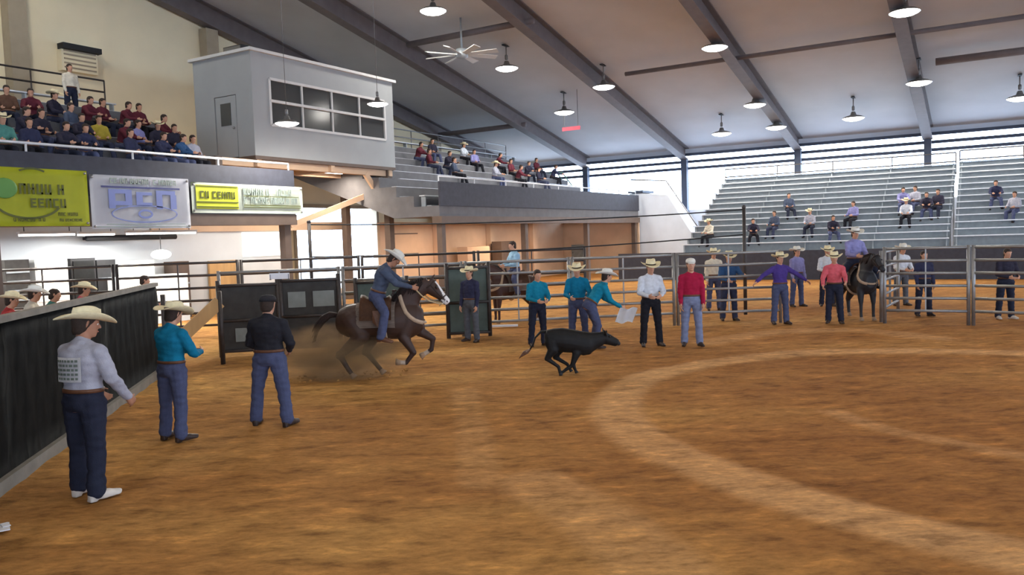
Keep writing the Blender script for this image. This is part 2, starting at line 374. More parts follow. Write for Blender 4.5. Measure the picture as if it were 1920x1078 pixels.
# gable wall with the tall daylight doorway
GD = (29.0, 35.2, 4.3)
bm = B()
prism(bm, [(X0, Y1, 0), (GD[0], Y1, 0), (GD[0], Y1, GD[2]), (GD[1], Y1, GD[2]), (GD[1], Y1, 0), (X1, Y1, 0), (X1, Y1, roofz(X1)), (XR, Y1, roofz(XR)), (X0, Y1, roofz(X0))], (0, .25, 0))
struct('wall_left', bm, M['gable'])
bm = B()
for x0, x1, z0, z1 in ((GD[0] - .15, GD[0] + .03, 0, GD[2] + .15), (GD[1] - .03, GD[1] + .15, 0, GD[2] + .15), (GD[0] + .03, GD[1] - .03, GD[2] - .03, GD[2] + .15)):
    bb(bm, (x0, Y1 - .08, z0), (x1, Y1 + .3, z1))
struct('door_1', bm, M['gablecol'])
for x in (-0.7, 7.6, 15.9, 24.2, 40.8):
    bm = B(); bb(bm, (x - .32, Y1 - .5, 0), (x + .32, Y1 - .02, roofz(x) - 1.0)); struct('column', bm, M['gablecol'])
# unseen side and rear walls, with open bands added to let daylight in
bm = B(); prism(bm, [(X0, Y0, 5.9), (X1, Y0, 5.9), (X1, Y0, roofz(X1)), (XR, Y0, roofz(XR)), (X0, Y0, roofz(X0))], (0, -.2, 0)); bb(bm, (X0, Y0 - .2, 0), (X1, Y0, 1.3)); struct('wall_right', bm, M['gable'])
bm = B(); bb(bm, (X0 - .2, Y0, 0), (X0, Y1, 1.3)); bb(bm, (X0 - .2, Y0, 5.9), (X0, Y1, roofz(X0))); struct('wall_near', bm, M['gable'])
# conduits and braces under the roof, along the building
def roofpipe(px0, py0, px1, py1, rad, drop=.55):
    a, b = onroof(px0, py0, drop), onroof(px1, py1, drop); x = (a.x + b.x) / 2
    a.x = b.x = x; a.z = b.z = roofz(x) - drop
    bm = B(); tube(bm, [a, b], rad, 8); o = struct('trim_2', bm, M['beam'], True)
roofpipe(1180, 146, 1990, 10, .10); roofpipe(1755, 120, 1990, 82, .16); roofpipe(765, 84, 1000, 38, .14); roofpipe(770, 256, 990, 236, .14)

# ---- stands on the gable side: stepped decks over a concourse
YS, ZD, RISE, RUN, NR = 18.0, 3.7, .42, .85, 9
def deck(xa, xb):
    prof = [(YS, 3.3), (YS, ZD), (YS + 1.2, ZD)]
    y, z = YS + 1.2, ZD
    for k in range(1, NR): z += RISE; prof += [(y, z), (y + RUN, z)]; y += RUN
    prof += [(Y1 - .6, z), (Y1 - .6, z - .4), (YS + 2.2, 3.3)]
    bm = B(); prism(bm, [(xa, a, b) for a, b in prof], (xb - xa, 0, 0)); struct('slab', bm, M['concrete'])
SL, SR = (2.0, 17.4), (24.8, 44.8)
for xa, xb in (SL, SR):
    deck(xa, xb)
    bm = B(); bb(bm, (xa, YS - .1, 3.0), (xb, YS + .35, 3.3)); struct('beam', bm, M['brown'])
    bm = B(); bb(bm, (xa, YS - .06, ZD), (xb, YS + .02, 4.62)); struct('partition', bm, M['parapet'])
for x in (2.3, 8.9, 17.15, 25.1, 31.5, 38.0, 44.5):
    bm = B(); bb(bm, (x - .12, YS + .05, 0), (x + .12, YS + .29, 3.0)); struct('column', bm, M['brown'])
# concourse back walls
bm = B(); bb(bm, (2, 25.0, 0), (23.7, 25.15, 3.6)); struct('partition', bm, M['conc_white'])
bm = B(); bb(bm, (27.2, 23.0, 0), (44.7, 23.15, 3.25)); struct('partition', bm, M['tan'])
bm = B(); bb(bm, (44.8, YS, 0), (44.95, Y1 - .6, 3.29)); struct('partition', bm, M['tan'])
for x in (31.3, 36.0, 40.6):
    bm = B(); bb(bm, (x - .25, 22.7, 0), (x + .25, 22.98, 3.25)); struct('column', bm, M['tan'])

# ================================================================== LAMPS
def lamp_proto():
    t = thing('high_bay_lamp', 'x', 'lamp')
    bm = B(); lathe(bm, [(.07, .26), (.10, .24), (.15, .09), (.40, .02), (.53, -.05), (.55, -.08), (.53, -.08), (.50, -.05), (.42, -.02), (.14, .04), (.08, .04)], 28); obj('reflector', bm, M['lampshell'], t, True)
    bm = B(); lathe(bm, [(.02, -.215), (.2, -.205), (.36, -.17), (.47, -.12), (.52, -.085), (.49, -.07), (.3, -.06), (.02, -.06)], 28); obj('diffuser', bm, M['lens'], t, True)
    bm = B(); lathe(bm, [(.05, .30), (.07, .34), (.07, .50), (.05, .54)], 16); obj('ballast', bm, M['lampshell'], t, True)
    bm = B(); tube(bm, [(0, 0, .5), (0, 0, .95)], .025, 8); obj('rod', bm, M['lampshell'], t, True)
    bm = B(); box(bm, (0, 0, .96), (.5, .16, .05)); obj('mount_plate', bm, M['dark'], t)
    l = bpy.data.lights.new('lamp_light', 'SPOT'); l.spot_size = R(172); l.spot_blend = .35; l.shadow_soft_size = .45; l.energy = LAMP_W * 4; l.color = LAMP_C
    lo = bpy.data.objects.new('lamp_light', l); C.objects.link(lo); lo.parent = t; lo.location = (0, 0, -.26)
    return t
LP = [(812, 17, 'high-bay lamp nearest above the ceiling fan, at the top edge of the picture'),
      (950, 125, 'high-bay lamp hanging just beyond the ceiling fan, level with its blades'),
      (1132, 160, 'dimmer high-bay lamp hanging in front of the dark rafter past the fan'),
      (1058, 208, 'high-bay lamp hanging directly above the red hanging sign'),
      (1340, 86, 'large bright high-bay lamp beside a rafter, third largest of the lamps'),
      (1415, 194, 'high-bay lamp hanging beside the middle of the steep dark rafter'),
      (1353, 248, 'small high-bay lamp low over the corner where the stand meets the eave'),
      (1455, 236, 'thinnest sliver of a high-bay lamp low beside the rafter foot'),
      (1696, 19, 'largest high-bay lamp, at the very top near the upright rafter'),
      (1723, 152, 'large high-bay lamp hanging in front of the most upright rafter'),
      (1600, 219, 'high-bay lamp hanging midway between two rafters above the bleachers'),
      (1912, 181, 'high-bay lamp cut off by the picture edge above the bleachers'),
      (708, 192, 'high-bay lamp hanging in front of the far end of the press box windows'),
      (538, 228, 'high-bay lamp hanging low in front of the near press box window')]
lamp0 = lamp_proto(); first = True
def put_lamp(p, label):
    global first
    o = lamp0 if first else copy_tree(lamp0); first = False
    o.location = p; tag(o, label, 'lamp', 'high-bay arena lamps'); return o
for px, py, lab in LP:
    if px in (708, 538): p = atF(px, py, 25.5 if px == 708 else 22.5); put_lamp(p, lab); o = None
    else: put_lamp(onroof(px, py, .98), lab)
EXTRA = [(6, 2), (6, -9), (17, -6), (6, 13), (-8, 4), (-8, -8), (20, -16), (4, -20), (34, -14), (-20, -2), (12, 24)]
for i, (x, y) in enumerate(EXTRA):
    o = put_lamp((x, y, roofz(x) - .98), 'high-bay lamp hanging from the roof outside the view, over the camera end of the arena')
# rods of the two lamps in front of the press box are longer (drop rods to the roof)
for o in [x for x in SC.objects if x.get('label', '').find('press box window') >= 0 and x.type == 'EMPTY']:
    for ch in o.children:
        if ch.name.startswith('rod'):
            bm = B(); h = roofz(o.location.x) - o.location.z; tube(bm, [(0, 0, .5), (0, 0, (h - .02) / .62)], .012, 8); ch.data = finish(bm, 'rod', True); ch.data.materials.append(M['lampshell'])
        if ch.name.startswith('mount_plate'): ch.location.z = (roofz(o.location.x) - o.location.z - .02) / .62 - .96
    o.scale = (.62, .62, .62)

# ceiling fan
p = onroof(866, 103, 1.6)
t = thing('ceiling_fan', 'large pale ceiling fan with eight broad blades hanging from the roof', 'fan', p)
bm = B(); lathe(bm, [(.1, .28), (.24, .24), (.28, .0), (.26, -.10), (.1, -.16)], 24); obj('motor', bm, M['alu2'], t, True)
bm = B(); tube(bm, [(0, 0, .2), (0, 0, 1.58)], .045, 10); obj('rod', bm, M['alu2'], t, True)
for k in range(8):
    a = R(45 * k + 12); bm = B(); d = Vector((math.cos(a), math.sin(a), 0)); s = Vector((-d.y, d.x, 0))
    q = [d * .22 - s * .09 + UPW * .03, d * .22 + s * .09 - UPW * .03, d * 1.65 + s * .14 - UPW * .04, d * 1.65 - s * .14 + UPW * .05]
    prism(bm, q, (0, 0, .03)); obj('blade', bm, M['trimwhite'], t)
# red hanging sign
p = onroof(1071, 241, 2.0)
t = thing('hanging_sign', 'plain red sign hanging below the roof past the last fan-side lamp', 'sign', p)
bm = B(); box(bm, (0, 0, 0), (.06, 1.05, .2), 0); obj('board', bm, M['red'], t)
for s in (-.4, .4):
    bm = B(); tube(bm, [(0, s, .09), (0, s, roofz(p.x) - p.z)], .012, 6); obj('hanger', bm, M['dark'], t)

# ================================================================== PRESS BOX
PX0, PX1, PY0, PY1, PZ0, PZ1 = 18.7, 26.0, 21.0, 23.9, 5.42, 8.85
t = thing('press_box', 'raised pale grey press box with wide dark window strip above the stand gap', 'press box', (PX0, PY0, PZ0))
T = Vector((PX0, PY0, PZ0)); LX, LY, LZ = PX1 - PX0, PY1 - PY0, PZ1 - PZ0
WX0, WX1, WZ0, WZ1 = .75, 6.75, 1.08, 2.62
def pb(name, boxes, m):
    bm = B()
    for a, b in boxes: bb(bm, a, b)
    return obj(name, bm, m, t)
pb('front_panel', [((0, 0, 0), (LX, .12, WZ0)), ((0, 0, WZ1), (LX, .12, LZ)), ((0, 0, WZ0), (WX0, .12, WZ1)), ((WX1, 0, WZ0), (LX, .12, WZ1))], M['pressbox'])
pb('side_panel', [((0, .12, 0), (.12, .8, LZ)), ((0, 1.9, 0), (.12, LY, LZ)), ((0, .8, 2.1), (.12, 1.9, LZ))], M['pressbox'])
pb('side_panel', [((LX - .12, .12, 0), (LX, LY, LZ))], M['pressbox'])
pb('rear_panel', [((.12, LY - .12, 0), (LX - .12, LY, LZ))], M['pressbox'])
pb('floor_panel', [((.0, 0, -.12), (LX, LY, 0))], M['brown'])
pb('roof_panel', [((-.12, -.12, LZ), (LX + .12, LY + .1, LZ + .1))], M['trimwhite'])
f = pb('window_frame', [((WX0, -.03, WZ0 - .05), (WX1, .14, WZ0 + .04)), ((WX0, -.03, WZ1 - .04), (WX1, .14, WZ1 + .05)), ((WX0, -.05, 1.84), (WX1, .1, 1.93)),
                         ((WX0 - .04, -.03, WZ0), (WX0 + .05, .14, WZ1)), ((WX1 - .05, -.03, WZ0), (WX1 + .04, .14, WZ1))] +
       [((WX0 + k * 1.5 - .03, -.02, WZ0), (WX0 + k * 1.5 + .03, .1, WZ1)) for k in (1, 2, 3)], M['trimwhite'])
for k in range(4):
    for a, b in ((WZ0 + .04, 1.84), (1.93, WZ1 - .04)):
        bm = B(); bb(bm, (WX0 + k * 1.5 + .03, .04, a), (WX0 + k * 1.5 + 1.47, .06, b)); obj('pane', bm, M['glass'], f)
d = pb('door', [((.02, .84, .02), (.08, 1.86, 2.08))], M['pressbox'])
bm = B(); bb(bm, (.0, 1.1, 1.1), (.05, 1.6, 1.85)); obj('door_pane', bm, M['glass'], d)
bm = B(); ball(bm, (-.03, .95, 1.0), .045); obj('door_knob', bm, M['rail'], d, True)
# box on the press box roof
q = thing('speaker_box', 'small dark loudspeaker on the press box roof by its near corner', 'speaker', (PX0 + .5, PY0 + 1.2, PZ1 + .1))
bm = B(); bb(bm, (-.2, -.45, 0), (.2, .45, .28)); obj('cabinet', bm, M['dark'], q)
bm = B(); bb(bm, (-.22, -.42, .03), (-.2, .42, .25)); obj('grille', bm, M['lampshell'], q)
# timber legs and braces under it
for x, y in ((25.75, 21.25), (25.75, 23.6)):
    bm = B(); bb(bm, (x - .14, y - .14, 0), (x + .14, y + .14, PZ0 - .12)); struct('column', bm, M['brown'])
bm = B(); bb(bm, (17.3, 22.9, PZ0 - .36), (25.9, 23.15, PZ0 - .12)); struct('beam', bm, M['tan'])
bm = B(); bb(bm, (17.3, 21.2, PZ0 - .36), (25.9, 21.4, PZ0 - .12)); struct('beam', bm, M['tan'])
bm = B(); bb(bm, (17.12, 21.05, 3.4), (17.38, 21.45, PZ0 - .12)); bb(bm, (17.12, 22.85, 3.4), (17.38, 23.2, PZ0 - .12)); struct('column', bm, M['brown'])
for x in (18.9, 22.4, 25.75):
    bm = B(); bb(bm, (x - .1, PY0 + .05, PZ0 - .36), (x + .1, PY1 - .05, PZ0 - .12)); struct('beam', bm, M['tan'])
for (a, b) in (((22.2, 23.2, 3.15), (25.7, 21.3, 4.6)), ((24.4, 21.25, PZ0 - .3), (25.7, 21.25, 3.7))):
    bm = B(); bar(bm, a, b, .12, .22); struct('trim_3', bm, M['tan'])
# lintel that spans the gap
bm = B(); bb(bm, (17.4, 24.9, 3.0), (27.1, 25.2, 3.35)); struct('beam', bm, M['tan'])
# fluorescent batten under the press box
def tube_light(p, ln, axis, label, watts, warm=(1, .86, .7)):
    t = thing('tube_light', label, 'lamp', p)
    rz = 0 if axis == 'x' else R(90); t.rotation_euler = (0, 0, rz)
    bm = B(); bb(bm, (-ln / 2, -.09, 0), (ln / 2, .09, .07)); obj('housing', bm, M['trimwhite'], t)
    for s_ in (-.4, .4):
        zz_ = PZ0 - .12 if p[2] > 4 else (3.3 if p[1] < 20.4 else 3.3 + (p[1] - 20.2) / 9.2 * 3.4)
        bm = B(); tube(bm, [(ln * s_, 0, .06), (ln * s_, 0, zz_ - p[2])], .012, 6); obj('hanger', bm, M['dark'], t)
    bm = B(); bb(bm, (-ln / 2 + .04, -.07, -.05), (ln / 2 - .04, .07, 0)); obj('diffuser', bm, M['tube'], t)
    l = bpy.data.lights.new('tube_glow', 'AREA'); l.shape = 'RECTANGLE'; l.size = ln; l.size_y = .14; l.energy = watts; l.color = warm
    o = bpy.data.objects.new('tube_glow', l); C.objects.link(o); o.parent = t; o.location = (0, 0, -.08)
    return t
tube_light(onY(612, 322, 22.3), 1.75, 'x', 'long fluorescent batten lit under the press box', 260)
WHITE = (1, .97, .92)
tube_light((12.0, 21.6, 2.92), 1.5, 'x', 'fluorescent batten lit behind the lower edge of the white banner', 150, WHITE)
tube_light((15.6, 21.8, 2.92), 2.4, 'x', 'longest fluorescent batten, lit under the narrow pale banner', 220, WHITE)
tube_light((10.6, 23.4, 2.95), 1.2, 'x', 'short fluorescent batten lit deep below the yellow banner', 140, WHITE)
tube_light((14.6, 23.6, 2.95), 1.2, 'x', 'short fluorescent batten lit deep below the white banner', 150, WHITE)
tube_light((6.5, 22.0, 2.95), 1.5, 'x', 'fluorescent batten lit at the darkest end of the concourse under the stand', 150, WHITE)
WARM = (1, .74, .5)
tube_light((29.5, 20.6, 3.2), 1.5, 'x', 'warm batten lit under the stand above the horse rider', 150, WARM)
tube_light((34.5, 20.6, 3.2), 1.5, 'x', 'warm batten lit under the middle of the farther stand', 150, WARM)
tube_light((39.5, 20.6, 3.2), 1.5, 'x', 'warm batten lit under the far end of the farther stand', 80, WARM)

# ================================================================== STAND FITTINGS
def rail_thing(name, label, x0, x1, y, z0, hs, m, post=2.4):
    t = thing(name, label, 'railing', (x0, y, z0)); L = x1 - x0
    for h in hs: bm = B(); tube(bm, [(0, 0, h), (L, 0, h)], .032, 8); obj('rail', bm, m, t, True)
    n = int(L / post)
    for k in range(n + 1): bm = B(); tube(bm, [(L * k / n, 0, 0), (L * k / n, 0, hs[0])], .026, 8); obj('post', bm, m, t, True)
    return t
rail_thing('guard_rail', 'pale pipe guard rail along the front of the stand over the banners', 2.1, 17.3, YS + .06, ZD, (1.12, .78), M['alu'])
rail_thing('guard_rail', 'pale pipe guard rail along the front of the stand beyond the press box', 24.9, 44.6, YS + .06, ZD, (1.12, .78), M['alu'])
ZT = ZD + RISE * (NR - 1)
rail_thing('guard_rail', 'dark double pipe rail along the top row under the cream wall', 2.1, 17.3, YS + 1.2 + RUN * 8 + .9, ZT, (1.35, .95), M['darkrail'])
rail_thing('guard_rail', 'double pipe rail along the top row of the stand beyond the press box', 24.9, 44.6, YS + 1.2 + RUN * 8 + .9, ZT, (1.25, .85), M['rail'])
ordn = ['front', 'second', 'third', 'fourth', 'fifth', 'sixth', 'seventh', 'eighth', 'ninth']
def bench(x0, x1, y, z, label, group):
    t = thing('bench', label, 'bench', ((x0 + x1) / 2, y, z), 0, group); L = x1 - x0
    bm = B(); box(bm, (0, 0, .43), (L, .26, .04)); obj('seat_plank', bm, M['alu'], t)
    bm = B(); box(bm, (0, -.33, .03), (L, .22, .03)); obj('foot_plank', bm, M['alu2'], t)
    n = int(L / 2.5)
    for k in range(n + 1): bm = B(); box(bm, (-L / 2 + .1 + (L - .2) * k / n, 0, .205), (.05, .2, .41)); obj('leg', bm, M['alu2'], t)
for k in range(NR):
    y = YS + 1.2 + RUN * k - .25 + (.45 if k == 0 else .5); z = ZD + RISE * k
    if k == 0: y = YS + .95
    bench(2.3, 17.2 if not 2 <= k <= 6 else 17.2, y, z, ordn[k] + ' row aluminium bench from the rail in the stand over the banners', 'benches in the stand over the banners')
    bench(25.0 if not 2 <= k <= 6 else 26.3, 44.5, y, z, ordn[k] + ' row aluminium bench from the rail in the stand beyond the press box', 'benches in the stand beyond the press box')
# banners
def banner(pxa, pxb, pyt, pyb, label, m, margin=0):
    ym = 17.86; a = onY(pxa, (pyt[0]), ym); b = onY(pxb, pyt[1], ym); pm = (pxa + pxb) / 2
    z1 = onY(pm, (pyt[0] + pyt[1]) / 2, ym).z; z0 = onY(pm, (pyb[0] + pyb[1]) / 2, ym).z
    t = thing('banner', label, 'banner', (a.x, ym, z0)); W, H = b.x - a.x, z1 - z0
    bm = B(); nx_, ny_ = 24, 8; g_ = []
    for i in range(nx_ + 1):
        g_.append([bm.verts.new((W * i / nx_, .012 * math.sin(i * 1.3) * math.sin(math.pi * j / ny_), H * j / ny_)) for j in range(ny_ + 1)])
    for i in range(nx_):
        for j in range(ny_): bm.faces.new((g_[i][j], g_[i + 1][j], g_[i + 1][j + 1], g_[i][j + 1]))
    r = bmesh.ops.solidify(bm, geom=bm.faces[:], thickness=.01)
    obj('sheet', bm, m, t, True)
    for x in (.06, W - .06):
        for z in (.06, H - .06): bm = B(); ball(bm, (x, -.02, z), .03, u=8, v=6); obj('eyelet', bm, M['rail'], t, True)
    return t, W, H
def ink(t, name, m, rects, y=-.03):
    bm = B()
    for x0, z0, x1, z1 in rects: bb(bm, (x0, y - .006, z0), (x1, y, z1))
    return obj(name, bm, m, t)
def glyphs(x0, x1, z0, z1, seed, gap=.3):
    """rows of block letter strokes; the words in the photograph cannot be read"""
    rr = random.Random(seed); out = []; h = z1 - z0; x = x0; lw = h * .62; st = h * .2
    while x + lw <= x1:
        k = rr.randrange(5)
        if rr.random() < .16: x += lw * .7; continue
        out.append((x, z0, x + st, z1))
        if k in (0, 1, 3): out.append((x + lw - st, z0, x + lw, z1))
        if k in (1, 2, 4): out.append((x + st, z1 - st, x + lw, z1))
        if k in (2, 3, 4): out.append((x + st, z0, x + lw, z0 + st))
        if k in (0, 2): out.append((x + st, z0 + h * .42, x + lw * .9, z0 + h * .42 + st))
        x += lw * 1.3
    return out
def arc_mesh(cx, cz, rx, rz, a0, a1, th, n=30):
    bm = B(); prev = None
    for i in range(n + 1):
        a = R(a0 + (a1 - a0) * i / n); c, s = math.cos(a), math.sin(a)
        p, q = Vector((cx + rx * c, -.036, cz + rz * s)), Vector((cx + (rx - th) * c, -.036, cz + (rz - th) * s))
        v = [bm.verts.new(p), bm.verts.new(q), bm.verts.new(q + Vector((0, .006, 0))), bm.verts.new(p + Vector((0, .006, 0)))]
        if prev:
            for j in range(4): bm.faces.new((prev[j], v[j], v[(j + 1) % 4], prev[(j + 1) % 4]))
        prev = v
    return bm
t, W, H = banner(-70, 162, (307, 322), (421, 427), 'yellow-green banner with olive lettering hung on the stand front', M['yellow'])
u = W / 232.0; x_ = lambda px: (px + 70) * u; z_ = lambda fr: H * (1 - fr)
bm = B(); ball(bm, (x_(-2), -.03, z_(.36)), .24, (1.1, .05, .9)); obj('logo', bm, M['inkgreen'], t, True)
ink(t, 'lettering', M['inkdark'], glyphs(x_(24), x_(112), z_(.45), z_(.27), 1) + glyphs(x_(36), x_(114), z_(.68), z_(.52), 2))
obj('swoosh', arc_mesh(x_(40), z_(.55), x_(40) * .6, .42, 205, 335, .05), M['inkdark'], t)
obj('swoosh', arc_mesh(x_(50), z_(.35), .55, .45, 60, 120, .04), M['inkdark'], t)
ink(t, 'lettering', M['inkdark'], glyphs(x_(96), x_(140), z_(.82), z_(.76), 3) + glyphs(x_(98), x_(146), z_(.92), z_(.87), 4) + glyphs(x_(10), x_(70), z_(.92), z_(.86), 9))
t, W, H = banner(166, 353, (323, 339), (426, 431), 'white banner with blue block lettering and oval emblem on the stand front', M['white'])
u = W / 187.0; x_ = lambda px: (px - 166) * u
ink(t, 'lettering', M['inkgrey'], glyphs(x_(200), x_(330), z_(.15), z_(.05), 5))
ink(t, 'headline', M['inknavy'], [(x_(184), z_(.235), x_(332), z_(.20))])
ink(t, 'block_letter', M['inkblue'], [(x_(196), z_(.62), x_(208), z_(.26)), (x_(208), z_(.34), x_(238), z_(.26)), (x_(208), z_(.56), x_(238), z_(.48)), (x_(226), z_(.48), x_(238), z_(.34))])
ink(t, 'block_letter', M['inkblue'], [(x_(246), z_(.56), x_(258), z_(.3)), (x_(258), z_(.36), x_(276), z_(.3)), (x_(258), z_(.56), x_(276), z_(.5))])
ink(t, 'block_letter', M['inkblue'], [(x_(284), z_(.62), x_(296), z_(.26)), (x_(296), z_(.34), x_(322), z_(.26)), (x_(312), z_(.62), x_(324), z_(.34))])
obj('emblem', arc_mesh(x_(262), z_(.72), .70 * W * .48, H * .17, 0, 360, .03, 48), M['inkblue'], t)
obj('emblem', arc_mesh(x_(262), z_(.72), .2, H * .09, 0, 360, .05, 30), M['inkblue'], t)
ink(t, 'lettering', M['inkgrey'], [(x_(172), z_(.97), x_(346), z_(.955)), (x_(190), z_(.925), x_(340), z_(.91))])
t, W, H = banner(357, 566, (338, 354), (396, 404), 'long pale banner with a yellow-green box and grey lettering on the stand front', M['palevinyl'])
u = W / 209.0; x_ = lambda px: (px - 357) * u
ink(t, 'colour_box', M['yellow'], [(x_(364), z_(.86), x_(437), z_(.08))], -.012)
ink(t, 'lettering', M['inkdark'], [(x_(364), z_(.13), x_(436), z_(.10)), (x_(364), z_(.66), x_(436), z_(.62)), (x_(364), z_(.82), x_(436), z_(.78))] + glyphs(x_(370), x_(432), z_(.52), z_(.28), 6), -.03)
ink(t, 'lettering', M['inkgrey'], glyphs(x_(446), x_(548), z_(.35), z_(.12), 7) + glyphs(x_(446), x_(556), z_(.64), z_(.44), 8))
ink(t, 'rule', M['inkdark'], [(x_(446), z_(.735), x_(560), z_(.70)), (x_(446), z_(.80), x_(560), z_(.77)), (x_(446), z_(.41), x_(556), z_(.385))])
# wall unit on the cream gable wall, floodlight bar above it
p = onY(150, 93, Y1 - .35)
t = thing('wall_floodlight', 'small dark floodlight bar mounted high on the cream wall', 'light', p)
bm = B(); bb(bm, (-.75, -.2, -.08), (.75, .2, .12)); obj('housing', bm, M['dark'], t)
bm = B(); bb(bm, (-.1, .1, -.3), (.1, .34, -.02)); obj('bracket', bm, M['lampshell'], t)
p = onY(147, 116, Y1 - .2)
t = thing('wall_box', 'pale vent box mounted on the cream wall under the floodlight bar', 'vent', p)
bm = B(); bb(bm, (-.7, -.12, -.42), (.7, .18, .42)); obj('casing', bm, M['gable'], t)
bm = B(); [bb(bm, (-.62, -.15, z), (.62, -.12, z + .05)) for z in (-.32, -.16, 0, .16, .3)]; obj('louvre', bm, M['gablecol'], t)
# green slatted stair rails at the stand ends
def slat_rail(label, p, w_, h_, lean, axis='x'):
    t = thing('slatted_rail', label, 'railing', p)
    a = Vector((1, 0, 0)) if axis == 'x' else Vector((0, 1, 0))
    for k in range(7):
        bm = B(); b0 = a * (w_ * k / 6); tube(bm, [b0, b0 + a * lean + UPW * h_], .04, 6); obj('slat', bm, M['green'], t, True)
    bm = B(); tube(bm, [Vector((0, 0, .02)), a * w_ + UPW * .02], .05, 6); obj('bottom_rail', bm, M['green'], t, True)
    bm = B(); tube(bm, [a * lean + UPW * h_, a * (w_ + lean) + UPW * h_], .05, 6); obj('top_rail', bm, M['green'], t, True)
slat_rail('green slanted-bar railing at the far end of the stand', (44.68, 21.6, ZD + RISE * 2 + .05), 2.2, 1.7, 1.3, 'y')

# white closed stair block at the far end of the stand
t = thing('stair_block', 'white sloped stair wall with a dark flat top at the far end of the stand', 'stair', (45.2, 17.9, 0))
bm = B(); prism(bm, [(0, 0, 0), (0, -4.4, 0), (0, -1.6, 4.55), (0, 0, 4.75), (0, .8, 4.75), (0, .8, 0)], (1.6, 0, 0)); obj('side_panel', bm, M['farwall'], t)
bm = B(); prism(bm, [(-.12, .85, 4.78), (1.7, .85, 4.78), (1.7, -.1, 4.78), (-.12, -.1, 4.78)], (0, 0, .14)); obj('top_panel', bm, M['girt'], t)
bm = B(); tube(bm, [(.05, -4.4, 1.1), (.05, -1.5, 5.4), (.05, .7, 5.6)], .04, 8); obj('handrail', bm, M['rail'], t, True)

# ================================================================== BLEACHERS opposite the camera
BX, BZ, BN = 38.6, 1.30, 13
def bleacher(ya, yb, label, off=0.0, rows=BN):
    t = thing('bleacher', label, 'bleachers', (BX, (ya + yb) / 2, 0), 0, 'aluminium bleachers under the open eave'); L = yb - ya
    for k in range(rows):
        x, z = .3 + k * .62, BZ + off + k * .30
        bm = B(); box(bm, (x, 0, z + .42), (.27, L, .045)); obj('seat_plank', bm, M['alu'], t)
        bm = B(); box(bm, (x - .30, 0, z), (.28, L, .04)); obj('foot_plank', bm, M['alu2'], t)
        bm = B(); box(bm, (x + .14, 0, z + .195), (.03, L, .40)); obj('riser_sheet', bm, M['riser'], t)
    n = max(2, int(L / 2.4))
    for k in range(n + 1):
        y = -L / 2 + .1 + (L - .2) * k / n; bm = B(); xe, ze = .3 + (rows - 1) * .62, BZ + off + (rows - 1) * .30
        bar(bm, (0, y, BZ + off - .1), (xe + .2, y, ze - .05), .06, .1); bar(bm, (xe + .15, y, 0), (xe + .15, y, ze + .35), .07, .07); bar(bm, (.1, y, 0), (.1, y, BZ + off), .07, .07)
        bar(bm, (xe / 2, y, 0), (xe / 2, y, (BZ + off + ze) / 2 - .1), .07, .07)
        for k2 in range(rows): x, z = .3 + k2 * .62, BZ + off + k2 * .30; bar(bm, (x, y, z - .12), (x, y, z + .41), .05, .06)
        obj('support_frame', bm, M['alu2'], t)
    bm = B(); xe, ze = .3 + (rows - 1) * .62 + .35, BZ + off + (rows - 1) * .30
    for h in (.55, 1.0): tube(bm, [(xe, -L / 2, ze + h), (xe, L / 2, ze + h)], .035, 8)
    for k in range(n + 1): y = -L / 2 + L * k / n; tube(bm, [(xe, y, ze - .1), (xe, y, ze + 1.0)], .03, 8)
    obj('back_rail', bm, M['darkrail'], t, True)
    return t
bleacher(1.55, 13.3, 'longer bank of aluminium bleachers with its stepped end toward the bright corner')
bleacher(-9.5, 1.38, 'bank of aluminium bleachers cut off by the picture edge, past the aisle', .08)
# dark screen wall below the bleachers
bm = B(); bb(bm, (38.2, -14, 0), (38.3, 16.5, 1.35)); struct('partition', bm, M['parapet'])

# ================================================================== FENCES AND CHUTES
def fence_panel(a, b, label, h=1.8, n=6, m='rail', name='fence_panel', group='pipe rail panels of the arena fence', z0=.3):
    a, b = Vector(a), Vector(b); d = b - a; L = d.length - .10; rz = math.atan2(d.y, d.x); mid = (a + b) / 2
    t = thing(name, label, 'fence', (mid.x, mid.y, 0), rz, group)
    for k in range(n):
        z = z0 + (h - z0) * k / (n - 1); bm = B(); tube(bm, [(-L / 2, 0, z), (L / 2, 0, z)], .034, 8); obj('rail', bm, M[m], t, True)
    for s in (-1, 1):
        bm = B(); tube(bm, [(s * L / 2, 0, -.03), (s * L / 2, 0, h + .05)], .042, 8); obj('post', bm, M[m], t, True)
    bm = B(); bar(bm, (0, 0, z0), (0, 0, h), .05, .03); obj('stay', bm, M[m], t)
    return t
P = [rf(-6.9, 18.7), rf(-4.1, 19.2), rf(-1.2, 19.9), rf(1.5, 20.3), rf(4.2, 20.5), rf(6.9, 20.4)]
LB = ['pipe fence panel behind the horse rider', 'pipe fence panel just ahead of the galloping horse, by the blazed face',
      'pipe fence panel behind the teal-shirted people', 'pipe fence panel behind the white-shirted and crimson-shirted people',
      'pipe fence panel that the purple-shirted person leans on']
for i in range(5): fence_panel(P[i], P[i + 1], LB[i])
Q = [rf(9.05, 19.5), rf(10.7, 18.6), rf(12.3, 17.1), rf(13.6, 15.2)]
LB = ['pipe fence panel past the gateway, next to the black horse', 'pipe fence panel in front of the brown-haired dark-clad person', 'pipe fence panel cut off by the picture edge past the gateway']
for i in range(3): fence_panel(Q[i], Q[i + 1], LB[i])
fence_panel(rf(9.1, 19.7), rf(10.6, 21.9), 'open gate panel swung back beside the black horse', 1.7, 5, 'rail', 'gate_panel', 'arena gates')

